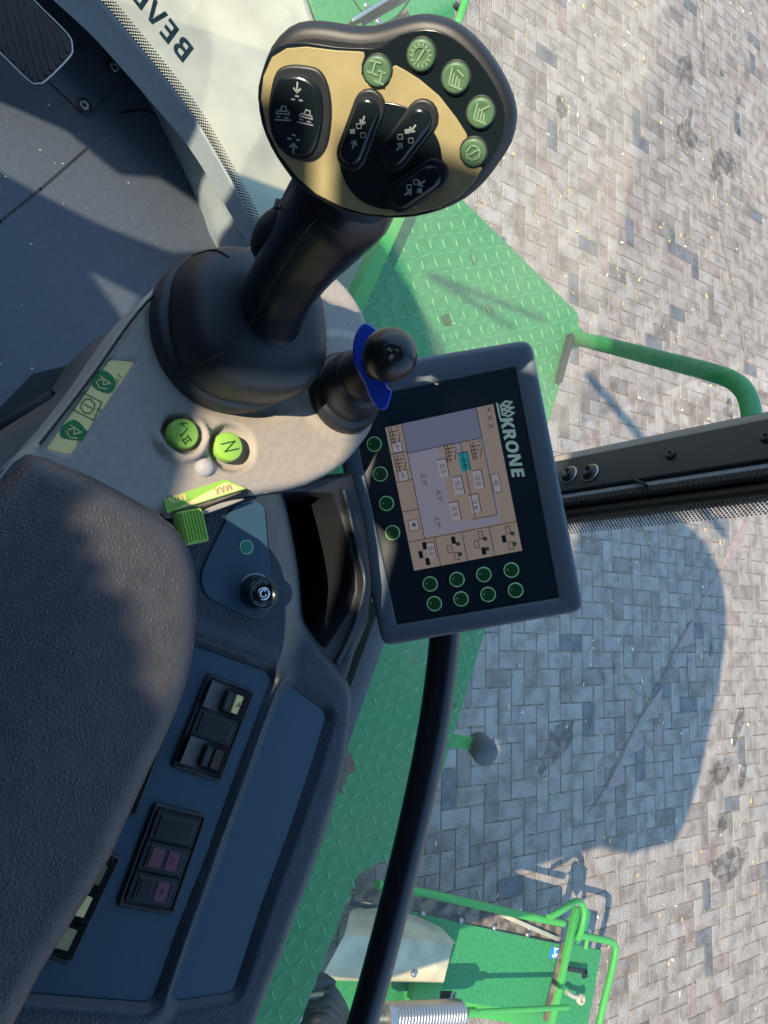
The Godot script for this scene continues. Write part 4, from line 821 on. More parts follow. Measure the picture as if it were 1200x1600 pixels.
	part(k1, "engraving", strokes([[-0.45, 0.5, -0.62, 0.15, -0.35, 0.25], [-0.15, 0.32, 0.02, -0.35], [0.02, -0.35, -0.1, -0.3], [0.2, 0.05, 0.62, 0.05], [0.2, -0.42, 0.62, -0.42], [0.3, 0.05, 0.3, -0.42], [0.5, 0.05, 0.5, -0.42]], 0.0009, 0.0062, 0.0068, rb), M.dark_green, sh(fy(2.68), b1.x, b1.y, 0, -0.45))
	var k2 := part(c, "push_button", dome(rb, -0.003, 0.005, 0.14, 32), M.lime, sh(fy(2.68), b2.x, b2.y, 0))
	part(k2, "engraving", strokes([[-0.42, -0.45, -0.1, 0.5, 0.12, -0.5, 0.45, 0.45]], 0.0011, 0.0047, 0.0053, rb), M.dark_green, sh(fy(2.68), b2.x, b2.y, 0, -0.5))
	var ld := Vector2(0.3241, 0.2008)
	part(c, "indicator_lens", lathe([[0.0074, -0.001], [0.0074, 0.0014], [0.0066, 0.0035], [0.0045, 0.0055], [0.002, 0.0066], [0.0002, 0.0068]], 24), M.lens, sh(fy(2.68), ld.x, ld.y, 0))
	part(c, "indicator_seat", lathe([[0.008, -0.001], [0.008, 0.0006], [0.0074, 0.0008]], 24), M.sill, sh(fy(2.68), ld.x, ld.y, 0))
	# symbol strip
	part(c, "symbol_strip", slab(fillet(shrink(stk, 0.0006), 0.003), -0.004, -0.0012, 0.0003), M.label_cream, fy(2.68))
	var ax := (Vector2(0.2325, 0.242) - Vector2(0.2247, 0.1553)); var aa := ax.angle() - PI / 2
	var s1 := Vector2(0.228, 0.2182); var s2 := Vector2(0.2268, 0.1962); var s3 := Vector2(0.227, 0.174)
	part(c, "symbol", slab(cr(v2([-0.009, -0.002, -0.007, 0.006, 0.0, 0.009, 0.007, 0.006, 0.0085, -0.001, 0.0, -0.0085]), 3), -0.0013, -0.0009, 0.0001), M.sign_green, sh(fy(2.68), s1.x, s1.y, 0, aa - 0.5))
	part(c, "symbol", slab(cr(v2([-0.0085, -0.005, -0.0085, 0.002, 0.0, 0.009, 0.0085, 0.002, 0.0085, -0.005, 0.0, -0.006]), 3), -0.0013, -0.0009, 0.0001), M.sign_green, sh(fy(2.68), s3.x, s3.y, 0, aa + 0.5))
	for s in [s1, s3]: part(c, "symbol_lines", strokes([[-0.5, 0.3, 0.5, 0.3], [-0.4, -0.1, -0.1, 0.3, 0.1, -0.2, 0.4, 0.2], [-0.5, -0.3, 0, -0.6, 0.5, -0.3]], 0.0007, -0.0009, -0.0006, 0.009), M.label_cream, sh(fy(2.68), s.x, s.y, 0, aa))
	part(c, "symbol_lines", strokes([[-0.8, -0.8, 0.8, -0.8, 0.8, 0.8, -0.8, 0.8, -0.8, -0.8], [-0.5, 0.0, -0.35, 0.45, 0, 0.6, 0.4, 0.4, 0.5, 0, 0.35, -0.45, 0, -0.6, -0.4, -0.4, -0.5, 0], [-0.3, 0, 0.3, 0]], 0.0007, -0.0012, -0.0008, 0.0095), M.sign_green, sh(fy(2.68), s2.x, s2.y, 0, aa + 0.15))
	for q in [[Vector2(0.2356, 0.2251), "2 HM"], [Vector2(0.235, 0.1981), "0"], [Vector2(0.2344, 0.1731), "FAHRT"]]:
		part(c, "small_print", words(q[1], 0.0022, 0.0003, false), M.sign_green, sh(fy(2.68), q[0].x, q[0].y, -0.001, aa + PI / 2 + PI))
	# slider scale and slider
	part(c, "slider_scale", slab(fillet(v2([0.3064, 0.1616, 0.3439, 0.2011, 0.3634, 0.2031, 0.3133, 0.153]), 0.0015), -0.001, 0.0012, 0.0004), M.lime, fy(2.68))
	part(c, "scale_wedge", prism(v2([0.3166, 0.1572, 0.345, 0.1988, 0.3604, 0.2018]), [[0.0, 0.001], [0.0, 0.0016]], false), M.label_cream, fy(2.68))
	var sa := (Vector2(0.3634, 0.2031) - Vector2(0.3133, 0.153)).angle()
	var tmn := Vector2(0.3153, 0.1673); var tmx := Vector2(0.3455, 0.1926)
	part(c, "lettering", words("MIN", 0.0052, 0.0003), M.label_cream, sh(fy(2.68), tmn.x, tmn.y, 0.0015, sa + PI))
	part(c, "lettering", words("MAX", 0.0052, 0.0003), M.yellow, sh(fy(2.68), tmx.x, tmx.y, 0.0019, sa + PI))
	part(c, "slider_slot", slab(fillet(v2([0.3344, 0.1675, 0.3661, 0.2046, 0.3667, 0.1992, 0.338, 0.1639]), 0.002), -0.01, 0.0006, 0.0003), M.gloss, fy(2.68))
	part(c, "slider_blade", prism(cr(v2([0.3359, 0.1664, 0.3485, 0.1815, 0.3629, 0.1932, 0.3633, 0.1916, 0.3505, 0.1774, 0.338, 0.1648]), 2), rnd(0.0, 0.003, 0.0008)), M.beige, fy(2.68))
	var sk := thing("slider_knob", "ribbed lime green slider knob at the MIN end of the scale", "knob", Vector3(0.3345, 2.68, -0.1516))
	part(sk, "block", slab(fillet(v2([0.3184, 0.1564, 0.3338, 0.1687, 0.3509, 0.1482, 0.3353, 0.1356]), 0.0025), -0.006, 0.009, 0.0025), M.lime, fy(2.68))
	var ka := Vector2(0.3188, 0.1563); var kb := Vector2(0.3337, 0.1683); var kd := Vector2(0.3349, 0.1364) - ka
	for k in 7:
		var q := ka.lerp(kb, (k + 0.8) / 7.6)
		part(sk, "rib", slab(capsule(q + kd * 0.06, q + kd * 0.93, 0.00085), 0.008, 0.0105, 0.0008), M.lime, fy(2.68))
	# key panel
	var kp := fillet(v2([0.3632, 0.1905, 0.3783, 0.2018, 0.3885, 0.2025, 0.4123, 0.1618, 0.4292, 0.1358, 0.4315, 0.1252, 0.426, 0.1148, 0.4168, 0.1125, 0.3754, 0.1117, 0.3671, 0.1177, 0.3631, 0.1247, 0.3616, 0.1351]), 0.008)
	part(c, "key_panel", slab(kp, -0.004, 0.0008, 0.0006), M.panel, fy(2.669))
	var gl := Vector2(0.3882, 0.1627)
	part(c, "touch_button", slab(circ(0.0052, 28), 0.0, 0.0016, 0.0006), M.teal, sh(fy(2.6698), gl.x, gl.y, 0))
	part(c, "button_ring", ring(0.0053, 0.0061, 0.0012), M.ring_green, sh(fy(2.6698), gl.x, gl.y, 0))
	var ks := thing("key_switch", "round black ignition key switch with chrome barrel on the dark panel", "key switch", Vector3(0.4077, 2.678, -0.1316))
	var kt := look(Vector3(0.4115, 2.669, -0.133), Vector3(-0.05, 1.0, 0.12), Vector3(1, 0, 0))
	part(ks, "ring", ring(0.0142, 0.0155, 0.0012), M.symbol, kt)
	part(ks, "barrel", lathe([[0.0136, 0.0], [0.0136, 0.017], [0.0128, 0.0195], [0.0105, 0.02], [0.0095, 0.018], [0.0003, 0.0178]], 32), M.gloss, kt)
	part(ks, "lock_core", lathe([[0.0056, 0.0], [0.0056, 0.0195], [0.005, 0.0205], [0.0025, 0.0206], [0.002, 0.0195], [0.0003, 0.0195]], 24), M.chrome, kt)
	part(ks, "key_slot", box(0.0014, 0.005, 0.001, 0.0003), M.gloss, kt * Transform3D(Basis(Vector3(0, 0, 1), 0.6), Vector3(0, 0, 0.0204)))
func shrink(p: PackedVector2Array, d: float) -> PackedVector2Array:
	p = ccw(p); var o := PackedVector2Array(); var n := inset_dirs(p)
	for i in p.size(): o.append(p[i] + n[i] * d)
	return o
func ring(r0: float, r1: float, h: float) -> ArrayMesh:
	return lathe([[r0, 0.0], [r1, 0.0], [r1, h * 0.7], [r1 - (r1 - r0) * 0.3, h], [r0 + (r1 - r0) * 0.2, h], [r0, h * 0.6], [r0, 0.0]], 36)
func switch_block(c: Node3D, q: Array, kind: int):
	var o: Vector2 = (q[0] + q[1] + q[2] + q[3]) / 4.0
	var ux: Vector2 = ((q[1] - q[0]) + (q[2] - q[3])) * 0.5; var uy: Vector2 = ((q[0] - q[3]) + (q[1] - q[2])) * 0.5
	var w := ux.length(); var h := uy.length(); var t := sh(fy(2.665), o.x, o.y, 0, ux.angle())
	var f := part(c, "switch_frame", prism(rrect(w, h, 0.004), [[0.0, 0.0], [0.0, 0.002], [0.0012, 0.0032], [0.0022, 0.0032], [0.003, 0.0016]]), M.black, t)
	var ch := (h - 0.008) / 3.0; var cw := w - 0.008
	for k in 3:
		var y := h / 2 - 0.004 - ch * (k + 0.5); var tt := sh(t, 0, y, 0)
		var rocker: bool = (kind == 0 and k != 1) or (kind == 2 and k != 1) or kind == 3
		if rocker:
			# saddle-shaped rocker
			var st := begin(); var rows := []
			for j in 9:
				var v := float(j) / 8; var row := PackedVector3Array()
				var z := 0.0075 - 0.0058 * sin(PI * clamp(v * 1.05, 0, 1)) + (0.002 if kind == 0 and k == 0 else 0.0) * (v - 0.5)
				for i in 2: row.append(Vector3(-cw / 2 + cw * v, (i - 0.5) * (ch - 0.0012), z))
				rows.append(row)
			st.set_smooth_group(1)
			for j in 8: tri(st, rows[j][0], rows[j + 1][0], rows[j + 1][1]); tri(st, rows[j][0], rows[j + 1][1], rows[j][1])
			st.set_smooth_group(-1)
			for j in 8:
				for i in 2:
					var a: Vector3 = rows[j][i]; var b: Vector3 = rows[j + 1][i]; var a0 := Vector3(a.x, a.y, 0); var b0 := Vector3(b.x, b.y, 0)
					if i == 0: tri(st, a0, b0, b); tri(st, a0, b, a)
					else: tri(st, b0, a0, a); tri(st, b0, a, b)
			for e in [0, 8]:
				var a: Vector3 = rows[e][0]; var b: Vector3 = rows[e][1]
				tri(st, Vector3(a.x, a.y, 0), a, b); tri(st, Vector3(a.x, a.y, 0), b, Vector3(b.x, b.y, 0))
			var rk := part(c, "rocker_switch", done(st), M.black, tt)
			part(rk, "grip", box(0.007, ch * 0.72, 0.004, 0.0012), M.greyblack, sh(tt, cw * 0.06, 0, 0.0035))
			if kind == 0: part(rk, "legend", slab(rrect(0.0085, ch * 0.66, 0.001), 0.002, 0.0062, 0.0004), M.label_cream if k == 0 else M.red_brown, sh(tt, cw * 0.3, 0, 0.0))
			if kind == 0 and k == 0: part(rk, "symbol", strokes([[-0.5, -0.6, 0, 0.2, 0.5, -0.3], [0, 0.2, 0.1, 0.7]], 0.0006, 0.0062, 0.0065, 0.003), M.ink, sh(tt, cw * 0.3, 0, 0.0))
			if kind == 3: part(rk, "legend", slab(rrect(0.016, ch * 0.62, 0.001), 0.002, 0.006, 0.0004), [M.olive, M.label_cream, M.yellow][k], sh(tt, cw * 0.22, 0, 0.0))
			if kind >= 2:
				var sd := begin()
				for j in 8: add_prism(sd, rrect(0.0016, 0.0016, 0.0003), [[0.0, 0.0], [0.0, 0.0006]], Transform3D(Basis(), Vector3(cw * (0.36 if j % 2 else 0.42), (j - 3.5) * ch / 9.5, 0.0042)))
				part(rk, "knurl", done(sd), M.greyblack, tt)
		else:
			var b := part(c, "blank" if kind != 1 or k == 0 else "indicator", prism(rrect(cw, ch - 0.001, 0.0012), [[0.0, 0.0], [0.0, 0.0034], [0.0006, 0.004]]), M.rocker, tt)
			part(b, "border", prism(rrect(cw * 0.8, ch * 0.74, 0.0012), [[0.0, 0.0038], [0.0, 0.0044], [0.0008, 0.0048]]), M.rocker, tt)
			if kind == 1 and k > 0:
				part(b, "lens", slab(rrect(cw * 0.27, ch * 0.6, 0.0006), 0.004, 0.0053, 0.0003), M.red if k == 1 else M.rocker, sh(tt, -cw * 0.19, 0, 0))
				part(b, "lens", slab(rrect(cw * 0.25, ch * 0.6, 0.0006), 0.004, 0.0053, 0.0003), M.red, sh(tt, cw * 0.16, 0, 0))
				part(b, "symbol", strokes([[-0.6, 0, 0.6, 0], [0, -0.6, 0, 0.6], [-0.4, 0.4, 0.4, 0.4]], 0.0004, 0.0053, 0.0055, 0.003), M.red_brown, sh(tt, cw * 0.16, 0, 0))

func pad():
	var p := thing("arm_pad", "dark grained leather arm pad curving over the console, half in sun", "arm pad", Vector3(0.22, 2.68, 0.0))
	var o := v2([0.1981, 0.1212, 0.2064, 0.1247, 0.2147, 0.1264, 0.2338, 0.1282, 0.2557, 0.1288, 0.2764, 0.1282, 0.2904, 0.1271, 0.3053, 0.1217, 0.3177, 0.1116, 0.3272, 0.0984, 0.336, 0.0803, 0.3442, 0.0594, 0.3487, 0.04, 0.3506, 0.0214, 0.3509, 0.0014, 0.35, -0.0193, 0.3494, -0.046, 0.3493, -0.0693, 0.3463, -0.0927, 0.3427, -0.1137, 0.3392, -0.1338, 0.3374, -0.1575, 0.3358, -0.1688, 0.3368, -0.1901, 0.2728, -0.2056, 0.1997, -0.1592, 0.1826, -0.0658, 0.1874, 0.014, 0.191, 0.0675, 0.1948, 0.1039])
	var m := moulded(cr(o, 3), 0.003, 0.02, 0.09, func(q: Vector2, z: float, e: float) -> float: return z + 0.005 * sstep(0.0, 0.09, e))
	part(p, "cushion", m, M.leather, fy(2.781))
	var pp := PackedVector3Array()
	for q in cr(o, 3): pp.append(Vector3(q.x, 2.7455, -q.y))
	pp.append(pp[0]); part(p, "piping", tube(pp, 0.0016, 6), M.sill)

# ---------- multi-function lever ----------
func lever():
	var T := Transform3D(Vector3(0.69449, 0.70082, -0.16291), Vector3(-0.66354, 0.53628, -0.52165), Vector3(-0.27822, 0.47038, 0.83746), Vector3(0.2491, 2.9515, -0.3195))
	var l := thing("control_lever", "tall black control lever with a yellow faced oval head of buttons", "control lever", Vector3(0.2962, 2.7, -0.3125))
	# boot
	var rings := []
	for q in [[2.672, 374, 0.0655], [2.694, 374, 0.0655], [2.6965, 376, 0.063], [2.698, 377, 0.0608], [2.6995, 379, 0.0596], [2.7015, 380, 0.0608], [2.708, 382, 0.0604], [2.724, 387, 0.0585], [2.7325, 390, 0.0555], [2.7385, 394, 0.049], [2.742, 404, 0.034], [2.741, 410, 0.022]]:
		var ring_ := PackedVector3Array()
		var c := Vector3(Vector3(0.2935, 2.7, -0.3105).x + (q[1] - 372) * 0.00042, q[0], Vector3(0.2935, 2.7, -0.3105).z + (q[1] - 372) * -0.0001)
		for k in 48:
			var a := TAU * k / 48; var ca := cos(a); var sa := sin(a)
			var ex := 2.15 if q[0] < 2.7 else 2.7
			var rr: float = q[2] / pow(pow(abs(ca), ex) + pow(abs(sa), ex), 1 / ex)
			var dr := Vector3(0.87, 0, -0.49) * ca + Vector3(0.49, 0, 0.87) * sa
			ring_.append(c + dr * rr)
		rings.append(ring_)
	part(l, "boot", loft(rings), M.soft)
	for i in [7, 19, 31, 43]:
		var sm := PackedVector3Array()
		for k in range(5, 10): sm.append(rings[k][i] + Vector3(0, 0.0003, 0))
		part(l, "boot_seam", tube(curve3(sm, 3), 0.0007, 6), M.rubber)
	# stem
	var sp := curve3(PackedVector3Array([Vector3(0.3105, 2.715, -0.3098), Vector3(0.3018, 2.7325, -0.3173), Vector3(0.2904, 2.7723, -0.3241), Vector3(0.2832, 2.8096, -0.3336), Vector3(0.2759, 2.8506, -0.3372), Vector3(0.2705, 2.8866, -0.3357)]), 5)
	var sr := tube_rings(sp, [0.034, 0.0315, 0.0298, 0.0285, 0.0276, 0.027, 0.0265, 0.0262, 0.026, 0.026, 0.0261, 0.0264, 0.0268, 0.0274, 0.0281, 0.029, 0.03, 0.031, 0.0318, 0.0325, 0.033, 0.0335, 0.0335, 0.032, 0.029, 0.026], 28)
	part(l, "stem", loft(sr), M.gloss_stem)
	for i in [4, 18]:
		var sm := PackedVector3Array()
		for k in range(2, 24): sm.append(sr[k][i])
		part(l, "stem_seam", tube(sm, 0.0006, 6), M.soft)
	part(l, "trigger", loft(tube_rings(curve3(PackedVector3Array([Vector3(0.272, 2.761, -0.3377), Vector3(0.2644, 2.7816, -0.3383), Vector3(0.26, 2.8086, -0.3346), Vector3(0.2586, 2.8363, -0.3285)]), 4), [0.002, 0.009, 0.012, 0.013, 0.0135, 0.0135, 0.0135, 0.013, 0.012, 0.0115, 0.011, 0.009, 0.002], 16)), M.soft)
	var kn := begin()
	for k in 5: add_tube(kn, PackedVector3Array([Vector3(0.247, 2.8282, -0.3261) + T.basis.x * 0.0028 * k, Vector3(0.247, 2.8282, -0.3261) + T.basis.x * 0.0028 * k + T.basis.y * 0.004 - T.basis.z * 0.006]), 0.0016, 6)
	part(l, "thumb_wheel", done(kn), M.black)
	# head
	var ho := cr(v2([-0.0716, 0.0092, -0.0684, 0.0206, -0.062, 0.0326, -0.0523, 0.0409, -0.0419, 0.0437, -0.0294, 0.0432, -0.0194, 0.0419, -0.0083, 0.0419, 0.0015, 0.0441, 0.0111, 0.0463, 0.0195, 0.0469, 0.0291, 0.0452, 0.0375, 0.0414, 0.0462, 0.0349, 0.054, 0.0268, 0.0608, 0.0175, 0.0649, 0.009, 0.0662, 0.0013, 0.0644, -0.0089, 0.059, -0.0184, 0.052, -0.0283, 0.0422, -0.0373, 0.0292, -0.044, 0.0157, -0.0479, 0.0019, -0.0495, -0.0148, -0.049, -0.0288, -0.0464, -0.0414, -0.0411, -0.0523, -0.0344, -0.0601, -0.0252, -0.0663, -0.0155, -0.0708, -0.0036]), 2)
	var hp := [[0.05, -0.052], [0.034, -0.046], [0.02, -0.036], [0.009, -0.025], [0.003, -0.016], [0.0006, -0.0105], [0.0, -0.008], [0.0004, -0.0052], [0.0017, -0.0026], [0.0036, -0.0009], [0.006, -0.0002], [0.0075, 0.0]]
	part(l, "head_shell", prism(ho, hp), M.soft, T)
	part(l, "face", slab(cr(v2([-0.0695, 0.0093, -0.0669, 0.0195, -0.061, 0.03, -0.0522, 0.034, -0.0412, 0.0348, -0.026, 0.0331, -0.0121, 0.0328, -0.0034, 0.0333, 0.0064, 0.0386, 0.0185, 0.0409, 0.0281, 0.0393, 0.0367, 0.0348, 0.0456, 0.0277, 0.0535, 0.0184, 0.0591, 0.0088, 0.0604, 0, 0.0583, -0.0103, 0.0521, -0.021, 0.0456, -0.0291, 0.0382, -0.0365, 0.0277, -0.0425, 0.0157, -0.0462, 0.0019, -0.0476, -0.0134, -0.0471, -0.0274, -0.0443, -0.0405, -0.0384, -0.0513, -0.0297, -0.0603, -0.019, -0.0669, -0.0059]), 2), -0.001, 0.0006, 0.0005), M.gloss, T)
	var fp := v2([-0.0675, 0.0093, -0.0652, 0.0195, -0.0598, 0.0281, -0.0517, 0.0321, -0.0413, 0.0329, -0.026, 0.0315, -0.0147, 0.0312, -0.0119, 0.031, -0.0113, 0.0292, -0.0128, 0.0256, -0.0131, 0.0215, -0.0111, 0.0177, -0.007, 0.0159, -0.0027, 0.016, 0.0006, 0.0179, 0.0026, 0.0207, 0.0031, 0.0234, 0.0028, 0.0248, 0.0043, 0.0255, 0.0091, 0.0235, 0.0166, 0.0196, 0.0268, 0.0125, 0.0361, 0.0027, 0.0417, -0.0045, 0.0421, -0.0062, 0.0399, -0.008, 0.0386, -0.0109, 0.0388, -0.0156, 0.0411, -0.0188, 0.045, -0.0201, 0.0488, -0.0195, 0.0507, -0.0201, 0.0503, -0.0216, 0.0468, -0.0273, 0.0394, -0.0349, 0.029, -0.0411, 0.0156, -0.0449, 0.0019, -0.0465, -0.012, -0.046, -0.0259, -0.043, -0.0397, -0.0371, -0.0505, -0.0286, -0.0595, -0.0178, -0.0655, -0.0058])
	part(l, "face_plate", slab(fp, 0.0, 0.0013, 0.0004), M.yellow, T)
	# big four-way rocker
	var cc := Vector2(-0.0462, 0.0032)
	part(l, "rocker_seat", slab(cr(v2([-0.0636, 0.0025, -0.0616, 0.0128, -0.0577, 0.0218, -0.0515, 0.0248, -0.0431, 0.0249, -0.0354, 0.0233, -0.0311, 0.0179, -0.0292, 0.009, -0.0296, -0.0013, -0.0323, -0.012, -0.0374, -0.0182, -0.0437, -0.0203, -0.0526, -0.0188, -0.0592, -0.0141, -0.0628, -0.007]), 3), 0.0, 0.003, 0.0014), M.soft, T)
	var rk := part(l, "rocker", slab(cr(v2([-0.0624, 0.0013, -0.0604, 0.0112, -0.0566, 0.0188, -0.0512, 0.0208, -0.044, 0.0208, -0.0382, 0.0183, -0.0343, 0.014, -0.0333, 0.0067, -0.0347, -0.0038, -0.0385, -0.0134, -0.044, -0.0175, -0.0525, -0.0163, -0.0584, -0.0122, -0.0617, -0.0069]), 3), 0.002, 0.0055, 0.0022), M.gloss, T)
	var mw := 0.000332
	for q in [[Vector2(-0.0462, 0.0126), 0], [Vector2(-0.0496, -0.0101), 2], [Vector2(-0.0545, 0.0027), 1], [Vector2(-0.0421, 0.0013), 3]]:
		var s: Array = [[-0.0, 1.4, 0, 0.1, -0.5, 0.6], [0, 0.1, 0.5, 0.6], [-0.2, -0.4, 0.2, -0.4], [-0.8, -0.9, -0.4, -0.9], [0.4, -0.9, 0.8, -0.9]]
		if q[1] == 2: s = [[0.0, -1.6, 0, -0.3, -0.5, -0.8], [0, -0.3, 0.5, -0.8], [-0.9, 0.3, -0.5, 0.3], [0.5, 0.3, 0.9, 0.3], [-0.2, 0.9, 0.2, 0.9]]
		if q[1] % 2 == 1: s = [[-1.2, -0.9, 1.2, -0.7], [-1.1, 0.0, 1.0, 0.1, 0.8, 0.5, -0.8, 0.4, -1.1, 0.0], [-0.4, 0.5, -0.2, 1.1, 0.4, 1.1, 0.6, 0.5], [-0.9, -0.4, -0.5, -0.4], [0.3, -0.4, 0.8, -0.4]]
		part(rk, "symbol", strokes(s, 0.0008 if q[1] % 2 == 0 else 0.0006, 0.0054, 0.0057, 0.0034), M.symbol, sh(T, q[0].x, q[0].y, 0, -0.1 if q[1] < 3 else -0.25))
	# round black island with three rockers
	part(l, "island", slab(cr(v2([-0.0257, -0.0154, -0.0245, -0.0082, -0.0192, 0.0013, -0.0112, 0.0072, -0.0022, 0.0092, 0.0068, 0.0082, 0.0145, 0.005, 0.0223, -0.001, 0.0277, -0.0089, 0.0297, -0.0183, 0.0284, -0.0268, 0.0235, -0.0356, 0.0155, -0.0411, 0.0046, -0.0431, -0.005, -0.0426, -0.0146, -0.0392, -0.0214, -0.0325, -0.0253, -0.0239]), 3), 0.001, 0.0022, 0.0006), M.gloss, T)
	var n := 0
	for q in [[Vector2(-0.0092, 0.0061), Vector2(-0.0185, -0.0149)], [Vector2(0.0181, 0.0023), Vector2(0.0047, -0.0146)], [Vector2(0.0244, -0.0247), Vector2(0.0087, -0.0357)]]:
		var a: Vector2 = q[0]; var b: Vector2 = q[1]; var d := (b - a).normalized()
		part(l, "rocker_seat", slab(capsule(a - d * 0.001, b + d * 0.001, 0.0083), 0.001, 0.0038, 0.0013), M.soft, T)
		var r := part(l, "rocker", slab(capsule(a + d * 0.001, b - d * 0.0006, 0.0064), 0.003, 0.0066, 0.0022), M.gloss, T)
		var an := d.angle() + PI / 2; var m := (a + b) / 2
		part(r, "symbol", strokes([[0, 0.9, 0, -0.5, -0.5, 0.0], [0, -0.5, 0.5, 0.0]], 0.0009, 0.0065, 0.0068, 0.0026), M.symbol, sh(T, (a + d * 0.006).x, (a + d * 0.006).y, 0, an))
		part(r, "symbol", strokes([[0, -0.9, 0, 0.5, -0.5, 0.0], [0, 0.5, 0.5, 0.0]], 0.0009, 0.0065, 0.0068, 0.0026), M.symbol, sh(T, (b - d * 0.0055).x, (b - d * 0.0055).y, 0, an))
		var sq := begin()
		for k in 3:
			var o := [Vector2(-0.0032, 0.0005), Vector2(0.0006, 0.0028), Vector2(0.0022, -0.0016)][k] as Vector2
			if k == n: add_prism(sq, rrect(0.0026, 0.0022, 0.0002, o.x, o.y), [[0.0, 0.0065], [0.0, 0.0069]])
			else:
				for e in [[0, 0.0011, 0.0026, 0.0004], [0, -0.0011, 0.0026, 0.0004], [0.0012, 0, 0.0004, 0.0022], [-0.0012, 0, 0.0004, 0.0022]]:
					add_prism(sq, rrect(e[2], e[3], 0.0001, o.x + e[0], o.y + e[1]), [[0.0, 0.0065], [0.0, 0.0069]])
		part(r, "symbol", done(sq), M.symbol, sh(T, m.x, m.y, 0, 0.1)); n += 1
	# green push buttons along the crest
	var gs := [
		[[-0.6, 0.5, 0.1, 0.6], [-0.25, 0.55, -0.25, -0.2], [-0.6, -0.2, 0.1, -0.2], [0.15, 0.1, 0.6, 0.1], [0.4, 0.1, 0.4, -0.6], [0.1, -0.6, 0.65, -0.6]],
		[],
		[[-0.4, 0.5, -0.3, -0.5, 0.6, -0.5], [-0.1, -0.4, -0.15, 0.2], [0.15, -0.4, 0.1, 0.1], [0.4, -0.4, 0.3, 0.0], [0.0, 0.5, 0.5, 0.3]],
		[[-0.4, 0.5, -0.3, -0.5, 0.6, -0.5], [-0.1, -0.4, -0.15, 0.2], [0.15, -0.4, 0.1, 0.1], [0.4, -0.4, 0.3, 0.0], [0.0, 0.2, 0.4, 0.6]],
		[[-0.5, -0.1, -0.3, 0.45, 0.15, 0.5, 0.5, 0.2, 0.5, -0.2, 0.1, -0.5, -0.3, -0.45, -0.5, -0.1], [-0.2, -0.2, 0.2, 0.25]]]
	n = 0
	for p in [Vector2(-0.0048, 0.0228), Vector2(0.0173, 0.0301), Vector2(0.0348, 0.0206), Vector2(0.0482, 0.0055), Vector2(0.0458, -0.0128)]:
		var gr := 0.0071 if n != 4 else 0.0068
		part(l, "button_seat", slab(circ(gr + 0.0009, 28), 0.0, 0.0012, 0.0004), M.soft, sh(T, p.x, p.y, 0))
		var g := part(l, "push_button", lathe([[gr, 0.0], [gr, 0.0022], [gr * 0.95, 0.0032], [gr * 0.82, 0.0037], [gr * 0.6, 0.0034], [0.0003, 0.0031]], 32), M.button_green, sh(T, p.x, p.y, 0))
		if n == 1:
			var teeth := []
			for k in 14:
				var a := Vector2.from_angle(TAU * k / 14); teeth.append([a.x * 0.56, a.y * 0.56, a.x * 0.68, a.y * 0.68])
			var cir := []
			for k in 25: cir.append(cos(TAU * k / 24) * 0.52); cir.append(sin(TAU * k / 24) * 0.52)
			teeth.append(cir); teeth.append([-0.2, -0.3, 0.2, 0.3]); part(g, "symbol", strokes(teeth, 0.0009, 0.0031, 0.0039, gr), M.symbol_green, sh(T, p.x, p.y, 0))
		else: part(g, "symbol", strokes(gs[n], 0.0009, 0.0031, 0.0039, gr), M.symbol_green, sh(T, p.x, p.y, 0, -0.3))
		n += 1

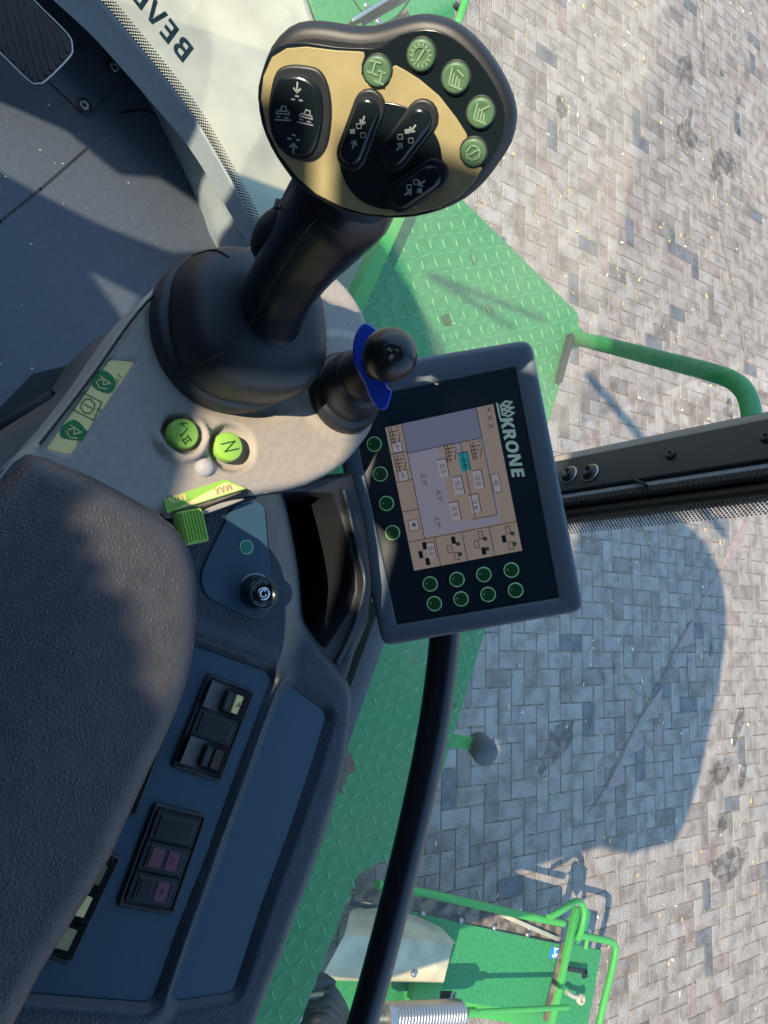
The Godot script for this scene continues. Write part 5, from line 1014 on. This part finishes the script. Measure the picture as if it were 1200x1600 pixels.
func mini_lever():
	var l := thing("mini_joystick", "small black ball joystick with a bright blue collar beside the terminal", "joystick", Vector3(0.4069, 2.68, -0.3292))
	var a := Vector3(0.4119, 2.676, -0.3279); var b := Vector3(0.3879, 2.781, -0.3235)
	var ax := (b - a).normalized(); var up := Vector3.UP
	var prof := [[0.0, 0.0365], [0.1, 0.0365], [0.16, 0.0355], [0.2, 0.033], [0.21, 0.0305], [0.222, 0.0292], [0.236, 0.0304], [0.36, 0.0292], [0.46, 0.027], [0.5, 0.0252], [0.51, 0.0233], [0.522, 0.0222], [0.536, 0.0233], [0.62, 0.0222], [0.7, 0.019], [0.78, 0.0145], [0.9, 0.0125]]
	var rings := []
	for q in prof:
		var nrm_ := up.lerp(ax, smoothstep(0.0, 0.6, q[0])).normalized(); var t := look(a.lerp(b, q[0]), nrm_, Vector3(1, 0, 0)); var r_ := PackedVector3Array()
		for k in 36: r_.append(t * Vector3(cos(TAU * k / 36) * q[1], sin(TAU * k / 36) * q[1], 0))
		rings.append(r_)
	part(l, "boot", loft(rings), M.soft)
	var bt := look(b, ax, Vector3(0, 0, 1))
	var ball := []
	for k in 15:
		var t := PI * (0.13 + 0.87 * k / 14.0); ball.append([max(0.0218 * sin(t), 0.0002), -0.0218 * cos(t) * (1.0 if t > PI / 2 else 0.95)])
	part(l, "knob", lathe(ball, 36, bt), M.knob)
	# blue collar: petal-shaped flange under the knob
	var bo := v2([-0.0025, 0.0382, -0.0077, 0.034, -0.0115, 0.0242, -0.0123, 0.014, -0.0111, 0.0049, -0.0074, -0.0026, -0.0024, -0.0113, 0.0015, -0.0215, 0.0078, -0.0297, 0.0114, -0.0311, 0.0152, -0.0298, 0.0177, -0.0233, 0.0194, -0.0153, 0.0152, -0.01, 0.0236, 0.0087, 0.0131, 0.0268, 0.0047, 0.0348])
	part(l, "collar", prism(cr(bo, 3), [[0.0008, -0.0022], [0.0, -0.0012], [0.0, 0.0008], [0.0012, 0.0022]]), M.blue, Transform3D(Vector3(0.80040, 0.45373, -0.39178), Vector3(-0.50327, 0.15352, -0.85038), Vector3(-0.32570, 0.87781, 0.35123), Vector3(0.3878, 2.7562, -0.3155)))
	part(l, "thumb_pad", slab(circ(0.0072, 24, Vector2.ZERO, 0.0088), 0.0, 0.0009, 0.0006), M.rocker, look(b + (Vector3(0.3508, 2.8699, -0.2786) - b).normalized() * 0.0213, Vector3(0.3508, 2.8699, -0.2786) - b, Vector3(0, 0, 1)))
	part(l, "symbol", strokes([[-0.8, 0.5, -0.1, 0.4], [-0.6, 0.7, -0.3, 0.2], [0.4, 0.5, 0.8, 0.3], [-0.4, -0.5, 0.1, -0.7], [-0.5, -0.8, 0.1, -0.4], [-0.2, -0.3, -0.2, -0.9]], 0.0009, 0.0008, 0.0012, 0.0052), M.yellow, look(b + (Vector3(0.3508, 2.8699, -0.2786) - b).normalized() * 0.0213, Vector3(0.3508, 2.8699, -0.2786) - b, Transform3D(Vector3(0.80040, 0.45373, -0.39178), Vector3(-0.50327, 0.15352, -0.85038), Vector3(-0.32570, 0.87781, 0.35123), Vector3(0.3878, 2.7562, -0.3155)).basis.x))

# ---------- terminal ----------
func terminal():
	var T := Transform3D(Vector3(0.62203, -0.00268, 0.78299), Vector3(0.55158, 0.71125, -0.43575), Vector3(-0.55573, 0.70294, 0.44389), Vector3(0.5545, 2.6922, -0.3046))
	var t := thing("display_terminal", "dark display terminal with colour screen, round green keys and KRONE lettering", "terminal", T.origin)
	var fr := fillet(v2([-0.1419, -0.106, -0.1293, 0.0999, 0.1364, 0.0999, 0.1372, -0.1007]), 0.012)
	var pl := v2([-0.1101, -0.0841, -0.1068, 0.0804, 0.1191, 0.0785, 0.1175, -0.0817])
	# frame with sloping inner edge
	part(t, "housing", prism(shrink(fr, 0.004), [[0.02, -0.06], [0.006, -0.05], [0.0, -0.02], [0.0, -0.008]]), M.bezel, T)
	var st := begin(); add_ringframe(st, fr, fillet(pl, 0.002), T)
	part(t, "bezel", done(st), M.bezel)
	part(t, "front_plate", slab(shrink(fillet(pl, 0.002), 0.0006), -0.009, -0.0012, 0.0003), M.gloss_plate, T)
	var q0 := Vector2(-0.0768, -0.0541); var q1 := Vector2(-0.0758, 0.0534); var q2 := Vector2(0.0687, 0.0527); var q3 := Vector2(0.0666, -0.0539)
	var cen := (q0 + q1 + q2 + q3) / 4; var sw := ((q2 - q1).length() + (q3 - q0).length()) / 2; var sg := ((q1 - q0).length() + (q2 - q3).length()) / 2
	var S := sh(T, cen.x - sw / 2, cen.y + sg / 2, -0.0008)          # origin: upper left of the upright screen
	var sc := part(t, "screen", slab(rrect(sw, sg, 0.0005, sw / 2, -sg / 2), -0.003, 0.0, 0.0002), M.scr_beige, S)
	var X := func(u: float) -> float: return u * sw
	# layout in screen fractions: x right, y down
	scr(sc, "screen_field", S, sw, sg, 0.0, 0.155, 0.205, 0.845, M.scr_grey)
	scr(sc, "screen_field", S, sw, sg, 0.205, 0.135, 0.73, 0.16, M.scr_lilac)
	scr(sc, "screen_field", S, sw, sg, 0.205, 0.56, 0.79, 0.845, M.scr_lilac)
	scr(sc, "screen_field", S, sw, sg, 0.205, 0.355, 0.3, 0.4, M.scr_lilac)
	scr(sc, "screen_field", S, sw, sg, 0.73, 0.135, 0.79, 0.56, M.scr_lilac)
	for c in [[0.275, 0.39, "-2.0", 0.0185, true, 0.31], [0.41, 0.28, "-3.0", 0, false, 0.22], [0.565, 0.35, "-3.8", 0, false, 0.29], [0.29, 0.575, "0.5", 0, false, 0.51], [0.425, 0.465, "0.7", 0, false, 0.405], [0.59, 0.545, "0.5", 0, false, 0.48]]:
		var x: float = c[0]; var y: float = c[5]
		scr(sc, "value_box", S, sw, sg, x, y, x + 0.125, y + 0.085, M.scr_teal if c[4] else M.scr_cell)
		lines(sc, S, sw, sg, [[x, y, x + 0.125, y], [x, y, x, y + 0.085]], 0.0007)
		label(sc, S, sw, sg, x + 0.065, y + 0.045, c[2], 0.0047)
	scr(sc, "value_box", S, sw, sg, 0.83, 0.77, 0.94, 0.845, M.scr_cell)
	lines(sc, S, sw, sg, [[0.83, 0.77, 0.94, 0.77], [0.83, 0.77, 0.83, 0.845]], 0.0007); label(sc, S, sw, sg, 0.89, 0.81, "0.0", 0.0047)
	for c in [[0.4, 0.745, "-2.3°"], [0.53, 0.635, "-6.5°"], [0.7, 0.7, "-2.7°"]]: label(sc, S, sw, sg, c[0], c[1], c[2], 0.0045)
	scr(sc, "key_box", S, sw, sg, 0.46, 0.075, 0.585, 0.145, M.scr_cell); label(sc, S, sw, sg, 0.522, 0.112, "86", 0.0038)
	lines(sc, S, sw, sg, [[0.46, 0.075, 0.585, 0.075, 0.585, 0.145, 0.46, 0.145, 0.46, 0.075]], 0.0005)
	lines(sc, S, sw, sg, [[0.0, 0.155, 0.73, 0.155], [0.205, 0.155, 0.205, 0.845], [0.0, 0.845, 0.8, 0.845], [0.8, 0.0, 0.8, 1.0], [0.8, 0.25, 1.0, 0.25], [0.8, 0.5, 1.0, 0.5], [0.8, 0.75, 1.0, 0.75], [0.205, 0.355, 0.72, 0.355], [0.73, 0.155, 0.73, 0.38], [0.0, 0.85, 0.0, 0.985], [0.19, 0.85, 0.19, 1.0], [0.385, 0.85, 0.385, 1.0], [0.59, 0.85, 0.59, 1.0]], 0.0006)
	# little pictograms
	for c in [[0.06, 0.92, "1"], [0.255, 0.92, "2"], [0.27, 0.22, "1"], [0.25, 0.45, "2"]]:
		lines(sc, S, sw, sg, [[c[0] - 0.05, c[1] + 0.05, c[0] + 0.07, c[1] + 0.05], [c[0] - 0.05, c[1] + 0.025, c[0] + 0.07, c[1] + 0.025], [c[0] - 0.02, c[1] - 0.04, c[0] - 0.02, c[1] + 0.05], [c[0] + 0.005, c[1] - 0.01, c[0] + 0.005, c[1] + 0.05], [c[0] + 0.03, c[1], c[0] + 0.03, c[1] + 0.05], [c[0] + 0.055, c[1] + 0.01, c[0] + 0.055, c[1] + 0.05], [c[0] + 0.0, c[1] - 0.045, c[0] + 0.06, c[1] - 0.02]], 0.0007)
		label(sc, S, sw, sg, c[0] - 0.045, c[1] - 0.03, c[2], 0.003)
	for c in [[0.145, 0.925], [0.345, 0.925], [0.69, 0.92]]:
		scr(sc, "key_box", S, sw, sg, c[0] - 0.035, c[1] - 0.045, c[0] + 0.04, c[1] + 0.045, M.scr_cell)
		lines(sc, S, sw, sg, [[c[0] - 0.035, c[1] - 0.045, c[0] + 0.04, c[1] - 0.045, c[0] + 0.04, c[1] + 0.045, c[0] - 0.035, c[1] + 0.045, c[0] - 0.035, c[1] - 0.045], [c[0] - 0.02, c[1], c[0] + 0.02, c[1]], [c[0], c[1] - 0.02, c[0], c[1] + 0.02]], 0.0005)
	part(sc, "pictogram", slab(circ(0.0016, 14), 0.0, 0.0003, 0.0001), M.scr_dot, sh(S, 0.69 * sw, -0.915 * sg, 0.0003))
	for c in [[0.03, 0.045], [0.085, 0.05], [0.14, 0.055]]: lines(sc, S, sw, sg, [[c[0] - 0.015, c[1] - 0.02, c[0] + 0.015, c[1] + 0.02], [c[0] + 0.015, c[1] - 0.02, c[0] - 0.015, c[1] + 0.02]], 0.0005)
	# implement states on the right edge
	for row in 4:
		var y := 0.09 + row * 0.25
		for k in 3:
			var x := 0.84 + k * 0.055; var yy := y + (0.05 if k == 1 else 0.0) + (0.02 if row == 3 else 0.0)
			var full: bool = row == 3 or (row == 0 and k == 1) or (row == 1 and k == 2) or (row == 2 and k == 0)
			if full: scr(sc, "pictogram", S, sw, sg, x - 0.02, yy - 0.02, x + 0.03, yy + 0.018, M.ink)
			else: lines(sc, S, sw, sg, [[x - 0.02, yy - 0.02, x + 0.03, yy - 0.02, x + 0.03, yy + 0.018, x - 0.02, yy + 0.018, x - 0.02, yy - 0.02]], 0.0006)
		if row < 3:
			for k in 2: part(sc, "pictogram", slab(circ(0.0021, 16), 0.0, 0.0003, 0.0001), M.scr_dot, sh(S, (0.875 + k * 0.07) * sw, -(y - 0.035 + 0.0 * k) * sg, 0.0002))
	# keys
	for p in [Vector2(-0.0624, -0.0679), Vector2(-0.0324, -0.0679), Vector2(-0.0028, -0.0676), Vector2(0.0267, -0.0675), Vector2(0.0834, -0.041), Vector2(0.1033, -0.0408), Vector2(0.0838, -0.0143), Vector2(0.1033, -0.0141), Vector2(0.0838, 0.0123), Vector2(0.1037, 0.0126), Vector2(0.0843, 0.0392), Vector2(0.1043, 0.0394)]:
		var kx := sh(T, p.x, p.y, -0.0012)
		var k := part(t, "key", slab(circ(0.0064, 28), 0.0, 0.001, 0.0005), M.dark_green, kx)
		part(k, "key_ring", ring(0.0064, 0.0075, 0.0009), M.ring_green, kx)
		part(k, "key_dot", slab(circ(0.0006, 8), 0.0009, 0.0013, 0.0001), M.ring_green, sh(kx, -0.0012, -0.0035, 0))
	# lettering and crown mark
	var ka := Vector2(-0.0323, 0.0622); var kd := Vector2(-0.0064, 0.0623) - Vector2(-0.0587, 0.0617)
	var tm := words("KRONE", 0.0112, 0.0004); tm.font = font_heavy
	part(t, "lettering", tm, M.logo, sh(T, ka.x, ka.y, -0.0009, kd.angle()) * Transform3D(Basis(Vector3(1.12, 0, 0), Vector3(0.16, 1, 0), Vector3(0, 0, 1)), Vector3.ZERO))
	var kc := Vector2(-0.069, 0.0644)
	part(t, "crown_mark", strokes([[-0.9, -1.0, 0.9, -1.0], [-0.6, -0.6, -0.95, 0.1, -0.7, 0.8, -0.35, 0.3], [0.6, -0.6, 0.95, 0.1, 0.7, 0.8, 0.35, 0.3], [0.0, -0.6, -0.2, 0.1, 0.0, 0.9, 0.2, 0.1, 0.0, -0.6], [-0.6, -0.6, 0.6, -0.6], [-0.6, -0.6, -0.35, 0.3], [0.6, -0.6, 0.35, 0.3]], 0.0018, 0.0, 0.0005, 0.0076), M.logo, sh(T, kc.x, kc.y, -0.0011, kd.angle()))
func add_ringframe(st: SurfaceTool, outer: PackedVector2Array, inner: PackedVector2Array, t: Transform3D):
	# bezel face between the outer outline and the plate opening; both outlines have the same number of corners
	outer = ccw(outer); inner = ccw(inner)
	var c := Vector2.ZERO
	for p in outer: c += p / outer.size()
	var s := 0; var bd := 1e9
	for i in inner.size():
		var d: float = abs(angle_difference((inner[i] - c).angle(), (outer[0] - c).angle()))
		if d < bd: bd = d; s = i
	var od := inset_dirs(outer); var n := outer.size(); var rings := []
	for q in [[0.0, -0.03], [0.0, -0.006], [0.0008, -0.0025], [0.003, -0.0004], [0.006, 0.0]]:
		var r := PackedVector3Array()
		for i in n: var v: Vector2 = outer[i] + od[i] * q[0]; r.append(t * Vector3(v.x, v.y, q[1]))
		rings.append(r)
	for q in [[-0.0012, 0.0], [0.0, -0.0008], [0.0, -0.009]]:
		var r := PackedVector3Array(); var idr := inset_dirs(inner)
		for i in n:
			var k := (s + int(round(float(i) * inner.size() / n))) % inner.size()
			var v: Vector2 = inner[k] + idr[k] * q[0]; r.append(t * Vector3(v.x, v.y, q[1]))
		rings.append(r)
	add_loft(st, rings, false)
var zoff := 0.0
func scr(parent: Node3D, called: String, S: Transform3D, sw: float, sg: float, x0: float, y0: float, x1: float, y1: float, m: Material):
	zoff += 0.000004
	part(parent, called, prism(v2([x0 * sw, -y1 * sg, x1 * sw, -y1 * sg, x1 * sw, -y0 * sg, x0 * sw, -y0 * sg]), [[0.0, -0.0005], [0.0, 0.00008 + zoff]], false), m, S)
func lines(parent: Node3D, S: Transform3D, sw: float, sg: float, ls: Array, w: float):
	var o := []
	for l in ls:
		var q := []
		for i in range(0, l.size(), 2): q.append(l[i] * sw); q.append(-l[i + 1] * sg)
		o.append(q)
	part(parent, "screen_line", strokes(o, w, 0.0001, 0.0005), M.ink, S)
func label(parent: Node3D, S: Transform3D, sw: float, sg: float, x: float, y: float, s: String, h: float):
	part(parent, "readout", words(s, h, 0.0003, false), M.ink, sh(S, x * sw, -y * sg, 0.00045))

func grab_bar():
	var g := thing("grab_bar", "thick black curved tube running down from behind the terminal", "grab bar", Vector3(0.7719, 2.5177, -0.0369))
	var p := curve3(v3([0.6711, 2.5911, -0.2275, 0.6847, 2.5866, -0.1987, 0.7082, 2.5762, -0.1432, 0.7306, 2.5634, -0.0835, 0.7533, 2.5472, -0.0161, 0.7768, 2.5283, 0.0588, 0.7992, 2.5085, 0.1341, 0.8182, 2.4895, 0.2031, 0.8398, 2.4656, 0.2865]), 4)
	part(g, "tube", tube(p, 0.0172, 28), M.tubeblack)
